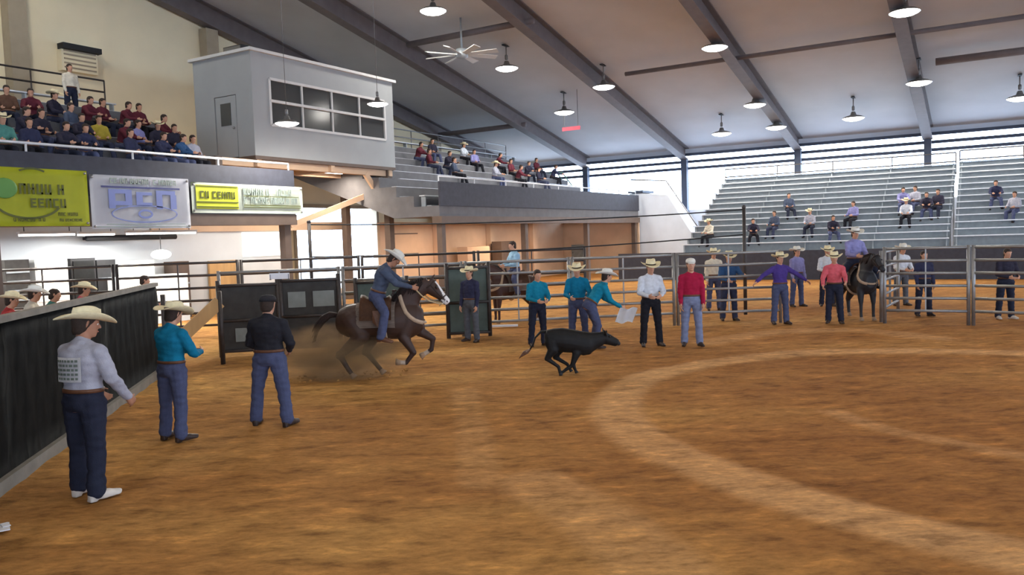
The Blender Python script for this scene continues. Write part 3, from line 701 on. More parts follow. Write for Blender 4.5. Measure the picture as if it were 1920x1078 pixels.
def solid_panel(a, b, label, m, h=1.75, frames=True, light=None, name='chute_panel', cat='chute gate'):
    a, b = Vector(a), Vector(b); d = b - a; L = d.length - .06; mid = (a + b) / 2
    t = thing(name, label, cat, (mid.x, mid.y, 0), math.atan2(d.y, d.x))
    bm = B(); bb(bm, (-L / 2, -.02, .08), (L / 2, .02, h)); obj('sheet', bm, M[m], t)
    for z in (.1, h * .5, h):
        bm = B(); tube(bm, [(-L / 2, -.05, z), (L / 2, -.05, z)], .035, 8); obj('rail', bm, M['darkrail'], t, True)
    for s in (-1, 1):
        bm = B(); tube(bm, [(s * L / 2, -.03, -.03), (s * L / 2, -.03, h + .12)], .05, 8); obj('post', bm, M['darkrail'], t, True)
    if light:
        for (x0, z0, x1, z1) in light: bm = B(); bb(bm, (x0 * L - L / 2, -.045, z0), (x1 * L - L / 2, -.021, z1)); obj('plate', bm, M['chutelight'], t)
    return t
# chutes on the timed-event end, dark steel with a few pale plates
Wd = [rf(-7.15, 16.3), rf(-7.7, 18.0), rf(-8.3, 20.0)]
cz = [rf(-6.5, 17.6), rf(-5.2, 17.85), rf(-3.9, 18.1)]
solid_panel(cz[0], cz[1], 'dark steel chute gate with a low pale plate, behind the teal-shirted man', 'chute', 1.55, light=[(.25, .3, .68, .6)])
solid_panel(cz[1], cz[2], 'dark steel chute gate with two pale plates, behind the man in black', 'chute', 1.6, light=[(.12, 1.0, .42, 1.35), (.55, 1.0, .92, 1.35)])
solid_panel(rf(-1.62, 19.5), rf(-.55, 19.65), 'grey-green steel panel beside the horse nose', 'greenpanel', 1.7)
solid_panel(rf(-3.75, 19.0), rf(-2.5, 19.2), 'grey-green steel panel behind the rider, under the blown-out doorway', 'greenpanel', 1.45, light=[(.1, .75, .9, 1.1)])
# pen rails further back
for i, (a, b, lab) in enumerate([(rf(-10.6, 21.4), rf(-7.4, 21.8), 'dark pen rails below the lit concession counter'), (rf(-7.4, 21.8), rf(-4.2, 22.3), 'dark pen rails below the blown-out doorway'),
                                 (rf(-4.2, 22.3), rf(-1.0, 22.8), 'dark pen rails behind the rider hat'), (rf(-1.0, 23.2), rf(2.2, 23.4), 'dark pen rails behind the light-blue-shirted rider'),
                                 (rf(-14.2, 20.9), rf(-10.6, 21.4), 'dark pen rails behind the spectators at the black wall')]):
    fence_panel(a, b, lab, 2.0, 6, 'darkrail', 'pen_panel', 'dark pen panels under the stand')
# black sheeted barrier along the near edge of the roping lane
Wp = [rf(-4.45, 4.0), rf(-5.42, 8.45), rf(-6.2, 12.1), rf(-6.95, 15.6)]
for i in range(3):
    a, b = Wp[i], Wp[i + 1]; d = b - a; L = d.length; mid = (a + b) / 2
    t = thing('black_barrier', ['black sheeted barrier panel running out of the picture edge', 'black sheeted barrier panel behind the man in the grey-white shirt', 'black sheeted barrier panel beside the teal-shirted man, farthest from the picture edge'][i], 'barrier', (mid.x, mid.y, 0), math.atan2(d.y, d.x), 'black sheeted barrier')
    bm = B(); n = 30; g_ = []
    for k in range(n + 1):
        g_.append([bm.verts.new((-L / 2 - .03 + (L + .06) * k / n, .02 * math.sin(k * 1.9 + j * .8) * (0 if j in (0, 6) else 1), .1 + 1.6 * j / 6)) for j in range(7)])
    for k in range(n):
        for j in range(6): bm.faces.new((g_[k][j], g_[k + 1][j], g_[k + 1][j + 1], g_[k][j + 1]))
    bmesh.ops.solidify(bm, geom=bm.faces[:], thickness=.02)
    obj('sheeting', bm, M['blackwall'], t, True)
    bm = B(); bb(bm, (-L / 2, -.05, 1.69), (L / 2, .07, 1.76)); obj('cap_rail', bm, M['kick'], t)
    bm = B(); bb(bm, (-L / 2, -.10, -.05), (L / 2, -.03, .12)); obj('kick_board', bm, M['kick'], t)
    for s in (-.33, 0, .33):
        bm = B(); tube(bm, [(s * L, .07, -.05), (s * L, .07, 1.7)], .04, 8); obj('post', bm, M['darkrail'], t, True)
# brown timber brace and roping-box rail at the end of the barrier
t = thing('box_rail', 'slanting tan board of the roping box between the straw-hatted man and the teal-shirted man', 'fence', rf(-7.0, 16.0))
bm = B(); bar(bm, (0, 0, .35), RIGHT * .95 + HEAD * .5 + UPW * 1.28, .06, .26); obj('board', bm, M['wood'], t)
bm = B(); tube(bm, [RIGHT * .95 + HEAD * .5 + UPW * -.02, RIGHT * .95 + HEAD * .5 + UPW * 1.5], .05); obj('post', bm, M['darkrail'], t, True)
bm = B(); tube(bm, [(0, 0, -.02), (0, 0, 1.5)], .05); obj('post', bm, M['darkrail'], t, True)
# cables strung under the stand
def cable(a, b, label, sag=.12, r_=.018):
    a, b = Vector(a), Vector(b); bm = B(); n = 16
    tube(bm, [a.lerp(b, i / n) - UPW * (sag * 4 * (i / n) * (1 - i / n)) for i in range(n + 1)], r_, 6)
    o = obj('cable', bm, M['dark'], None, True); tag(o, label, 'cable')
for (x, f_, hh) in ((-6.2, 23.5, 3.0), (7.2, 23.5, 3.0)):
    pass
for i, (p_, lab) in enumerate(((rf(-5.6, 22.4), 'tall dark post standing behind the rider, carrying the cables'), (rf(6.6, 22.6), 'tall dark post before the bright corner, carrying the cables'))):
    t = thing('cable_post', lab, 'post', p_)
    bm = B(); tube(bm, [(0, 0, -.03), (0, 0, 3.0)], .05, 10); obj('pole', bm, M['darkrail'], t, True)
    bm = B(); ball(bm, (0, 0, 3.02), .06, u=10, v=7); obj('cap', bm, M['darkrail'], t, True)
cable(rf(-5.6, 22.4, 2.95), rf(6.6, 22.6, 2.95), 'upper dark cable strung level below the farther stand')
cable(rf(-5.6, 22.4, 2.05), rf(6.6, 22.6, 2.25), 'lower dark cable strung just above the fence tops')

# ================================================================== CONCESSION under the banners
def cabinet(name, label, cat, px0, px1, pyt, pyb, Y, m, dep=.7, shelves=0, front=None, z0=0):
    a, b = onY(px0, pyt, Y), onY(px1, pyt, Y); zt = (a.z + b.z) / 2; W = b.x - a.x
    t = thing(name, label, cat, (a.x, Y, z0)); H = zt - z0
    bm = B(); bb(bm, (0, 0, 0), (W, dep, H)); obj('body', bm, M[m], t)
    if front: bm = B(); bb(bm, (.06, -.03, H * .45), (W - .06, 0, H - .08)); obj('front_panel', bm, M[front], t)
    for k in range(shelves): z = H * (.25 + .7 * k / max(1, shelves)); bm = B(); bb(bm, (.03, -.06, z), (W - .03, 0, z + .05)); obj('shelf', bm, M['alu2'], t)
    return t
cabinet('drink_cooler', 'shelved grey drinks cooler at the dark end of the concession', 'cooler', 8, 54, 487, 560, 23.6, 'chute', shelves=6)
cabinet('menu_sign', 'lit cream menu cabinet between the shelved cooler and the dark machines', 'sign', 64, 126, 486, 560, 23.8, 'conc_white', front='sign')
cabinet('vending_machine', 'wide dark vending machine in the middle of the concession', 'vending machine', 132, 178, 484, 560, 23.8, 'dark', front='blackwall')
cabinet('vending_machine', 'dark vending machine with pale stripes, next to the bright counter', 'vending machine', 181, 216, 487, 560, 23.8, 'dark', shelves=3)
cabinet('counter', 'serving counter with a glowing front panel and a white top', 'counter', 222, 352, 516, 560, 23.2, 'conc_white', .8, front='sign')  # emissive front panel stands in for light falling on the counter
cabinet('menu_sign', 'bright lit menu board standing behind the serving counter', 'sign', 218, 290, 488, 560, 24.3, 'conc_white', .3, front='sign')
cabinet('cupboard', 'brown cupboard behind the serving counter', 'cupboard', 324, 354, 490, 560, 24.2, 'brown', .5, shelves=2)
cabinet('door_leaf', 'tan wooden door standing in the concession wall', 'door', 392, 446, 488, 560, 24.85, 'wood', .1)
cabinet('wall_board', 'white board cabinet between the wooden door and the brown post', 'cabinet', 452, 488, 490, 560, 24.6, 'conc_white', .3)
p = onY(302, 477, 22.6)
t = thing('pendant_lamp', 'round glowing pendant lamp over the serving counter', 'lamp', p)
bm = B(); ball(bm, (0, 0, 0), .3, (1, 1, .5)); obj('globe', bm, M['tube'], t, True)
bm = B(); tube(bm, [(0, 0, .12), (0, 0, 4.35 - p.z)], .015, 6); obj('cord', bm, M['dark'], t, True)
t = thing('duct', 'long black duct hanging along the white concourse wall', 'duct', onY(250, 445, 24.3))
bm = B(); tube(bm, [(-1.6, 0, 0), (1.6, 0, 0)], .09, 10); obj('pipe', bm, M['dark'], t, True)
for s in (-1.3, 1.3): bm = B(); bb(bm, (s - .03, 0, -.05), (s + .03, .66, .05)); obj('bracket', bm, M['dark'], t)
# window in the concourse wall as a glowing panel that stands in for daylight
a, b = onY(452, 418, 24.98), onY(534, 418, 24.98); zb = onY(490, 480, 24.98).z
bm = B(); bb(bm, (a.x, 24.93, zb), (b.x, 24.99, 2.95)); o = struct('window_1', bm, M['sign'])
# notices and boards on the tan wall
def board(label, px0, px1, py0, py1, Y, m, name='notice_board'):
    a, b = onY(px0, py0, Y), onY(px1, py1, Y)
    t = thing(name, label, 'board', ((a.x + b.x) / 2, Y, (a.z + b.z) / 2)); w_, h_ = b.x - a.x, a.z - b.z
    bm = B(); bb(bm, (-w_ / 2, -.03, -h_ / 2), (w_ / 2, 0.0, h_ / 2)); obj('panel', bm, M[m], t)
    bm = B(); [bb(bm, q, r_) for q, r_ in (((-w_ / 2 - .05, -.05, -h_ / 2 - .05), (w_ / 2 + .05, 0, -h_ / 2)), ((-w_ / 2 - .05, -.05, h_ / 2), (w_ / 2 + .05, 0, h_ / 2 + .05)))]; obj('frame', bm, M['brown'], t)
board('peach striped board on the tan wall behind the rider', 728, 782, 440, 474, 22.97, 'tan')
a, b = onX(1072, 459, 44.77), onX(1102, 488, 44.77)
t = thing('notice_board', 'pale notice plate on the dim end wall, above the teal-shirted people', 'board', (44.74, (a.y + b.y) / 2, (a.z + b.z) / 2))
bm = B(); bb(bm, (-.03, -abs(a.y - b.y) / 2, -abs(a.z - b.z) / 2), (.03, abs(a.y - b.y) / 2, abs(a.z - b.z) / 2)); obj('panel', bm, M['chutelight'], t)
for s in (-1, 1): bm = B(); ball(bm, (-.035, s * abs(a.y - b.y) * .42, 0), .03, u=8, v=6); obj('screw', bm, M['dark'], t, True)
t = thing('number_plate', 'small bright white plate fixed on top of the chute rail behind the man in black', 'sign', rf(-5.16, 17.78, 1.66))
bm = B(); bar(bm, RIGHT * -.22 + UPW * .06, RIGHT * .22 + UPW * .06, .03, .13); obj('plate', bm, M['sandwhite'], t)
bm = B(); bar(bm, RIGHT * -.2 + UPW * -.02, RIGHT * -.2 + UPW * .1, .03, .03); bar(bm, RIGHT * .2 + UPW * -.02, RIGHT * .2 + UPW * .1, .03, .03); obj('bracket', bm, M['darkrail'], t)
cabinet('locker', 'low brown locker against the tan wall above the green panel', 'locker', 876, 918, 462, 490, 22.0, 'tan', .6)
cabinet('locker', 'taller brown locker against the tan wall next to the light-blue-shirted rider', 'locker', 940, 964, 452, 490, 21.9, 'brown', .6)

# ================================================================== PEOPLE
JEANS = {k: cloth('denim_' + k, c) for k, c in dict(blue=(74, 80, 108), light=(120, 128, 156), dark=(40, 43, 58), navy=(52, 56, 76), grey=(88, 92, 100), black=(34, 34, 40)).items()}
SHIRT = {k: cloth('shirt_' + k, c) for k, c in dict(grey=(164, 164, 176), teal=(20, 112, 146), teal2=(24, 122, 150), black=(40, 40, 46), navy=(52, 54, 78), white=(206, 210, 218), crimson=(158, 30, 62),
         blue=(52, 82, 120), purple=(74, 58, 128), pink=(206, 96, 106), lavender=(134, 132, 178), slate=(72, 80, 98), dark=(48, 46, 60), lightblue=(148, 182, 204), maroon=(92, 40, 50), gold=(168, 150, 60), red=(170, 60, 60), cream=(214, 206, 188), greent=(80, 130, 120), brown=(96, 70, 56)).items()}
STAND = dict(lean=0, head=0, la=(4, 8, 12, 0), ra=(4, 8, 12, 0), ll=(2, 4, 4), rl=(-2, 4, 4))
FRONT = dict(lean=2, head=8, la=(14, 14, 62, -28), ra=(14, 14, 62, -28), ll=(0, 4, 3), rl=(-2, 5, 4))   # hands held in front
def rot_pitch(a):   # direction at pitch a (0 = down, 90 = forward)
    return Vector((math.sin(R(a)), 0, -math.cos(R(a))))
def skeleton(pose):
    J = {}; P = Vector((0, 0, 0)); lean = R(pose.get('lean', 0)); T = Vector((math.sin(lean), 0, math.cos(lean))); N = Vector((math.cos(lean), 0, -math.sin(lean)))
    J['T'], J['N'], J['pel'] = T, N, P
    J['waist'] = P + T * .14; J['chest'] = P + T * .34; J['neck'] = P + T * .53
    hl = lean * .5 + R(pose.get('head', 0)); hd = Vector((math.sin(hl), 0, math.cos(hl))); hf0 = Vector((math.cos(hl), 0, -math.sin(hl)))
    yw = R(pose.get('turn', 0)); hf = (Matrix.Rotation(yw, 3, hd) @ hf0)
    J['hd'], J['hf'] = hd, hf; J['head'] = J['neck'] + hd * .165 + hf0 * .02
    for s, k in ((1, 'l'), (-1, 'r')):
        Y = Vector((0, s, 0)); a, b, e, b2 = pose[k + 'a']
        sh = P + T * .435 + Y * .168; J[k + 'sh'] = sh
        d1 = Vector((math.sin(R(a)) * math.cos(R(b)), s * math.sin(R(b)), -math.cos(R(a)) * math.cos(R(b))))
        d2 = Vector((math.sin(R(a + e)) * math.cos(R(b2)), s * math.sin(R(b2)), -math.cos(R(a + e)) * math.cos(R(b2))))
        J[k + 'el'] = sh + d1 * .29; J[k + 'wr'] = J[k + 'el'] + d2 * .255; J[k + 'fd'] = d2
        a, b, kn = pose[k + 'l'][:3]
        hp = P + Y * .095 - UPW * .04 + N * .0; J[k + 'hp'] = hp
        d1 = Vector((math.sin(R(a)) * math.cos(R(b)), s * math.sin(R(b)), -math.cos(R(a)) * math.cos(R(b))))
        b3 = pose[k + 'l'][3] if len(pose[k + 'l']) > 3 else b * .6
        d2 = Vector((math.sin(R(a - kn)) * math.cos(R(b3)), s * math.sin(R(b3)), -math.cos(R(a - kn)) * math.cos(R(b3))))
        J[k + 'kn'] = hp + d1 * .43; J[k + 'an'] = J[k + 'kn'] + d2 * .40
        tp = pose.get('toe', 0); out = R(12) * s
        J[k + 'td'] = Vector((math.cos(out) * math.cos(R(tp)), math.sin(out), -math.sin(R(tp))))
    return J
def torso_rings(J, inflate=0.0, lo=-.13, hi=.53):
    T, N = J['T'], J['N']; Y = Vector((0, 1, 0))
    prof = [(-.13, .125, .085), (-.08, .165, .112), (0, .172, .118), (.08, .155, .105), (.15, .142, .098), (.24, .155, .108), (.34, .175, .118), (.42, .182, .108), (.47, .165, .088), (.505, .105, .070), (.53, .064, .060)]
    r_ = []
    for h, wy, wx in prof:
        if lo - 1e-6 <= h <= hi + 1e-6: r_.append((J['pel'] + T * h - N * (.015 if h > .3 else 0), Y * (wy + inflate), N * (wx + inflate)))
    return r_
def hand(bm, J, k, s, curl):
    d = J[k + 'fd']; wr = J[k + 'wr']; Y = Vector((0, s, 0))
    pn = (-Y - d * (-Y).dot(d)); pn = pn.normalized() if pn.length > .2 else Vector((0, 0, -1)); lat = d.cross(pn).normalized()   # lat: across the knuckles
    if lat.dot(Vector((1, 0, .3))) < 0: lat = -lat
    pe = wr + d * .085
    for q in (-.028, -.010, .010, .028): seg(bm, wr + lat * q * .6, pe + lat * q, .020, .017, n=8)
    for q, ln in ((-.032, .062), (-.011, .078), (.011, .084), (.032, .074)):
        c = R(curl); b0 = pe + lat * q; d1 = (d * math.cos(c) + pn * math.sin(c)); d2 = (d * math.cos(c * 2.1) + pn * math.sin(c * 2.1))
        seg(bm, b0, b0 + d1 * ln * .55, .0098, .0088, n=8); seg(bm, b0 + d1 * ln * .55, b0 + d1 * ln * .55 + d2 * ln * .5, .0088, .0076, n=8)
    tb = wr + d * .03 + lat * .032; td = (lat * .75 + d * .6 + pn * .35).normalized(); te = tb + td * .045
    seg(bm, wr + d * .02 + lat * .012, tb, .018, .014, n=8); seg(bm, tb, te, .0125, .0105, n=8); seg(bm, te, te + (d * .8 + pn * .5).normalized() * .03, .0105, .0085, n=8)
def body_mesh(J, voxel, curl):
    bm = B(); loft(bm, torso_rings(J), 18)
    hd, hf, hc = J['hd'], J['hf'], J['head']; hy = hd.cross(hf)
    seg(bm, J['neck'] - J['T'] * .05, hc - hd * .05 - hf * .01, .060, .056)
    # skull, face wedge, jaw, chin, nose, brow, ears, lips
    rings = []
    for h, wx, wy, off in ((-.118, .030, .030, .045), (-.105, .050, .045, .035), (-.07, .072, .058, .018), (-.03, .088, .068, .004), (.02, .098, .075, -.006), (.06, .094, .073, -.010), (.09, .075, .060, -.012), (.112, .040, .034, -.012)):
        rings.append((hc + hd * h + hf * off, hf * wx, hy * wy))
    loft(bm, rings, 18)
    seg(bm, hc + hf * .088 + hd * .018, hc + hf * .106 - hd * .022, .010, .014, n=8)
    for s in (-1, 1):
        seg(bm, hc + hf * .084 + hd * .030 + hy * s * .012, hc + hf * .074 + hd * .032 + hy * s * .05, .012, .010, n=8)
        seg(bm, hc - hf * .005 + hd * .018 + hy * s * .074, hc - hf * .012 - hd * .022 + hy * s * .072, .020, .012, hf, .5, n=8)
        seg(bm, hc + hf * .086 - hd * .062 + hy * s * .002, hc + hf * .080 - hd * .062 + hy * s * .022, .009, .007, n=8)
        k = 'l' if s > 0 else 'r'
        seg(bm, J['neck'] - J['T'] * .035, J[k + 'sh'] + J['T'] * .01, .052, .048); chain(bm, [J[k + 'sh'], J[k + 'el'], J[k + 'wr']], [.056, .042, .027]); hand(bm, J, k, s, curl)
        seg(bm, J[k + 'hp'], J[k + 'kn'], .088, .058); seg(bm, J[k + 'kn'], J[k + 'kn'].lerp(J[k + 'an'], .35), .056, .056); seg(bm, J[k + 'kn'].lerp(J[k + 'an'], .35), J[k + 'an'], .056, .036)
        seg(bm, J[k + 'an'] - UPW * .03, J[k + 'an'] + J[k + 'td'] * .13 - UPW * .058, .030, .020)
    return remesh(bm, voxel, 4, name='body')
def shirt_mesh(J, voxel, short=False):
    bm = B(); loft(bm, torso_rings(J, .018, .06, .505), 18)
    for k in 'lr':
        e = J[k + 'el'].lerp(J[k + 'wr'], .96) if not short else None
        seg(bm, J['neck'] - J['T'] * .035, J[k + 'sh'] + J['T'] * .01, .071, .066); seg(bm, J[k + 'sh'] - J['T'] * .0, J[k + 'el'] if not short else J[k + 'sh'].lerp(J[k + 'el'], .75), .072, .057)
        if e is not None: seg(bm, J[k + 'el'], e, .055, .040)
    seg(bm, J['neck'] - J['T'] * .05, J['neck'] + J['T'] * .005, .078, .066); seg(bm, J['neck'] - J['T'] * .13 - J['N'] * .045, J['neck'] - J['T'] * .025 - J['N'] * .022, .085, .070, Vector((0, 1, 0)), 1.25)
    return remesh(bm, voxel, 4, .012, 11, name='shirt')
def jeans_mesh(J, voxel):
    bm = B(); loft(bm, torso_rings(J, .014, -.13, .08), 18)
    for k in 'lr':
        an = J[k + 'kn'].lerp(J[k + 'an'], 1.0)
        seg(bm, J[k + 'hp'], J[k + 'kn'], .104, .076); seg(bm, J[k + 'kn'], J[k + 'kn'].lerp(an, .5), .075, .070); seg(bm, J[k + 'kn'].lerp(an, .5), an, .070, .074)
    return remesh(bm, voxel, 4, .012, 10, name='jeans')
def boot_mesh(J, k):
    bm = B(); an = J[k + 'an']; td = J[k + 'td'].normalized(); y = UPW.cross(td).normalized(); up = td.cross(y)
    so = an - up * .085
    seg(bm, an + (J[k + 'kn'] - an).normalized() * .12, an - up * .03, .058, .050)
    seg(bm, an - up * .04 - td * .02, so + td * .10 + up * .038, .050, .040, y, 1.0); seg(bm, so + td * .10 + up * .035, so + td * .195 + up * .026, .038, .022, y, 1.15)
    rot = Matrix((td, y, up)).transposed()
    box(bm, so - td * .035 + up * .005, (.06, .062, .04), rot=rot); box(bm, so + td * .11 + up * .006, (.17, .072, .02), rot=rot)
    return remesh(bm, .011, 3, name='boot')
def hat_meshes(J, brim=.185, crown=.125, curl=.055, ball_cap=False):
    hd, hf, hc = J['hd'], J['hf'], J['head']; hy = hd.cross(hf); o = hc + hd * .052 - hf * .008
    bm = B(); n = 32; pr = None
    if not ball_cap:
        def prof(th): return math.cos(th), math.sin(th)
        rings = []
        lay = [(1.02, .0), (1.0, .03), (.97, .07), (.93, .10), (.80, .122), (.5, .118), (.2, .108)]
        allr = []
        for f_, z in lay:
            vs = []
            for i in range(n):
                c, s = prof(2 * math.pi * i / n)
                pinch = 1 - (.16 * max(0, c) ** 2 * (abs(s) ** .5) * min(1, z / .1) if c > 0 else 0)
                zz = z - (.035 * (1 - abs(s)) * (f_ < .9) if z > .1 else 0) + (.0)
                vs.append(bm.verts.new(o + hf * (.112 * f_ * c) + hy * (.092 * f_ * s * pinch) + hd * (zz * crown / .122)))
            allr.append(vs)
        for A_, B_ in zip(allr, allr[1:]):
            for i in range(n): bm.faces.new((A_[i], A_[(i + 1) % n], B_[(i + 1) % n], B_[i]))
        bm.faces.new(allr[-1])
        top, bot = [], []
        for j in range(6):
            t = j / 5; v1, v2 = [], []
            for i in range(n):
                c, s = prof(2 * math.pi * i / n); rx = .112 + (brim + .02 - .02) * t * .62; ry = .092 + brim * .58 * t
                z = curl * (abs(s) ** 2.2) * t * t - .022 * (abs(c) ** 3) * t
                q = o + hf * (rx * c) + hy * (ry * s * (1 - .10 * t * t * abs(s))) + hd * z
                v1.append(bm.verts.new(q + hd * .004)); v2.append(bm.verts.new(q - hd * .004))
            top.append(v1); bot.append(v2)
        for L_ in (top, bot):
            for A_, B_ in zip(L_, L_[1:]):
                for i in range(n): bm.faces.new((A_[i], A_[(i + 1) % n], B_[(i + 1) % n], B_[i]))
        for i in range(n): bm.faces.new((top[-1][i], top[-1][(i + 1) % n], bot[-1][(i + 1) % n], bot[-1][i])); bm.faces.new((top[0][i], top[0][(i + 1) % n], bot[0][(i + 1) % n], bot[0][i]))
        hat = finish(bm, 'hat', True)
        bm = B(); rr = []
        for z in (.004, .028): rr.append((o + hd * z, hf * .117, hy * .097))
        loft(bm, rr, 28); band = finish(bm, 'hat_band', True)
        return hat, band
    loft(bm, [(o + hd * z, hf * (.112 * k_), hy * (.092 * k_)) for z, k_ in ((-.01, 1.0), (.03, 1.0), (.06, .88), (.078, .6), (.086, .2))], 24)
    prism(bm, [o + hf * .09 + hy * -.07, o + hf * .17 + hy * -.05 - hd * .015, o + hf * .185 - hd * .015, o + hf * .17 + hy * .05 - hd * .015, o + hf * .09 + hy * .07], -hd * .012)
    return finish(bm, 'hat', True), None
def hair_mesh(J, long=False):
    hd, hf, hc = J['hd'], J['hf'], J['head']; hy = hd.cross(hf); bm = B(); rings = []
    for h, wx, wy, off in ((-.10, .035, .045, -.055), (-.07, .058, .066, -.045), (-.02, .082, .078, -.026), (.02, .096, .082, -.018), (.06, .100, .079, -.014), (.095, .080, .066, -.014), (.122, .042, .036, -.014)):
        rings.append((hc + hd * h + hf * off, hf * wx, hy * wy))
    if long: rings = [(hc - hd * .22 - hf * .07, hf * .03, hy * .05), (hc - hd * .16 - hf * .065, hf * .045, hy * .07)] + rings
    loft(bm, rings, 20); return finish(bm, 'hair', True)
def belt_mesh(J):
    bm = B(); loft(bm, [(J['pel'] + J['T'] * h, Vector((0, 1, 0)) * .184, J['N'] * .130) for h in (.058, .094)], 24); return finish(bm, 'belt', True)
def add_mesh(name, me, m, parent):
    o = obj(name, me, m, parent); return o
def person(label, loc, yaw, H=1.76, pose=STAND, shirt='white', jeans='blue', hat='straw', boots='leather_d', skin='skin', voxel=.012, curl=24, hatargs={}, face=True, group=None, seat=None, short=False, hair=False, name='person', bulk=1.06):
    t = thing(name, label, 'person', loc, yaw, group); s = H / 1.75; t.scale = (s * bulk, s * bulk, s)
    J = skeleton(pose)
    if seat is None: dz = .088 - min(J['lan'].z, J['ran'].z)
    else: dz = seat
    for k in list(J):
        if k not in ('T', 'N', 'hd', 'hf', 'lfd', 'rfd', 'ltd', 'rtd'): J[k] = J[k] + UPW * dz
    add_mesh('body', body_mesh(J, voxel, curl), M[skin], t)
    sh = add_mesh('shirt', shirt_mesh(J, voxel, short), SHIRT[shirt], t)
    add_mesh('jeans', jeans_mesh(J, voxel), JEANS[jeans], t)
    for k in 'lr': add_mesh('boot', boot_mesh(J, k), M[boots], t)
    add_mesh('belt', belt_mesh(J), M['leather'], t)
    add_mesh('hair', hair_mesh(J, hair), M['hair'], t)
    if hat:
        h, band = hat_meshes(J, **hatargs); ho = add_mesh('hat', h, M[hat], t)
        if band: add_mesh('hat_band', band, M['leather_d'] if hat != 'hatblack' else M['hatblack'], ho)
    if face:
        hd, hf, hc = J['hd'], J['hf'], J['head']; hy = hd.cross(hf)
        for sgn in (-1, 1):
            bm = B(); ball(bm, hc + hf * .0745 + hd * .008 + hy * sgn * .031, .0125, u=10, v=7); e = obj('eye', bm, M['eyew'], t, True)
            bm = B(); ball(bm, hc + hf * .0842 + hd * .008 + hy * sgn * .031, .0058, u=8, v=6); obj('iris', bm, M['eyed'], e, True)
        bm = B(); seg(bm, hc + hf * .090 - hd * .062 - hy * .018, hc + hf * .090 - hd * .062 + hy * .018, .007, .007, n=8); obj('lips', bm, M['lips'], t, True)
    t['_dz'] = 0; del t['_dz']
    return t, J
YR = math.atan2(RIGHT.y, RIGHT.x); YF = math.atan2(HEAD.y, HEAD.x)    # facing along the picture / away from the camera
def foot(px, py): return ground(px, py)

# ================================================================== HORSES AND CALF
def vcol(me, fn):
    a = me.color_attributes.new('Col', 'FLOAT_COLOR', 'POINT'); n = len(me.vertices); co = np.zeros(n * 3); me.vertices.foreach_get('co', co); co = co.reshape(-1, 3)
    a.data.foreach_set('color', np.array([(*fn(v), 1) for v in co]).ravel())
def ell(c, up, side, ru, rs): return (Vector(c), Vector(up) * ru, Vector(side) * rs)
def horse_body(legs, nk, voxel=.016, coat=None, rump=(-.74, 1.0)):
    """nk: withers, mid neck, poll, nose (x, z); legs: list of (y, [(x,z) shoulder/hip, elbow/stifle, knee/hock, fetlock, hoof])"""
    bm = B(); Y = Vector((0, 1, 0))
    sp = [(-.80, .98, .12, .13), (-.74, 1.00, .22, .20), (-.60, 1.00, .29, .265), (-.42, 1.02, .30, .28), (-.18, 1.00, .29, .28), (.10, .97, .30, .275), (.34, .97, .33, .255), (.52, .99, .33, .23), (.66, 1.00, .27, .20), (.75, 1.00, .17, .13)]
    loft(bm, [(Vector((x, 0, z)), Vector((0, 0, ru)), Y * rs) for x, z, ru, rs in sp], 20)
    (wx, wz), (mx, mz), (px_, pz), (nx_, nz) = nk
    nb = [Vector((wx + .10, 0, wz - .24)), Vector((wx * .4 + mx * .6, 0, wz * .4 + mz * .6 - .05)), Vector((mx, 0, mz)), Vector((px_ - .02, 0, pz - .09))]
    rad = [(.30, .155), (.225, .115), (.175, .095), (.125, .075)]
    rings = []
    for i, c in enumerate(nb):
        d = (nb[min(i + 1, 3)] - nb[max(0, i - 1)]).normalized(); u = Vector((-d.z, 0, d.x)); rings.append((c, u * rad[i][0], Y * rad[i][1]))
    loft(bm, rings, 18)
    pl, ns = Vector((px_, 0, pz - .05)), Vector((nx_, 0, nz)); hd = (ns - pl).normalized(); hu = Vector((-hd.z, 0, hd.x)); L = (ns - pl).length
    rings = []
    for f_, ru, rs, off in ((-.04, .07, .06, -.02), (.06, .115, .082, -.035), (.25, .135, .088, -.055), (.42, .115, .074, -.045), (.62, .085, .058, -.03), (.82, .075, .055, -.02), (.94, .072, .055, -.02), (1.0, .045, .04, -.02)):
        rings.append((pl + hd * (L * f_) + hu * off, hu * ru, Y * rs))
    loft(bm, rings, 18)
    for s in (-1, 1):
        e0 = pl + Y * s * .05 + hu * .03; seg(bm, e0, e0 + (hu * .9 - hd * .35 + Y * s * .25).normalized() * .14, .032, .008, Y, .6, n=8)
        seg(bm, pl + hd * L * .27 + Y * s * .07 + hu * .02, pl + hd * L * .33 + Y * s * .07 + hu * .02, .028, .022, n=8)
        seg(bm, ns - hd * .05 + Y * s * .035 + hu * .01, ns - hd * .03 + Y * s * .045 + hu * .0, .022, .02, n=8)
    for y, pts, front in legs:
        q = [Vector((x, y * k_, z)) for (x, z), k_ in zip(pts, (.75, 1, 1, 1, 1))]
        rr = [.17, .105, .058, .043, .04] if front else [.22, .15, .068, .046, .04]
        seg(bm, q[0], q[1], rr[0], rr[1], Y, .75, 14); seg(bm, q[1], q[2], rr[1] * .92, rr[2], n=12); seg(bm, q[2], q[3], rr[2] * .85, rr[3] * .9, n=10); seg(bm, q[3], q[4], rr[3], rr[4], n=10)
        if not front: seg(bm, q[2] + Vector((-.02, 0, .03)), q[2] + Vector((-.03, 0, -.03)), .05, .045, n=8)
    return remesh(bm, voxel, 6, name='body'), dict(pl=pl, ns=ns, hd=hd, hu=hu, L=L, nb=nb, q=[[Vector((x, y, z)) for x, z in p_] for y, p_, _ in legs])
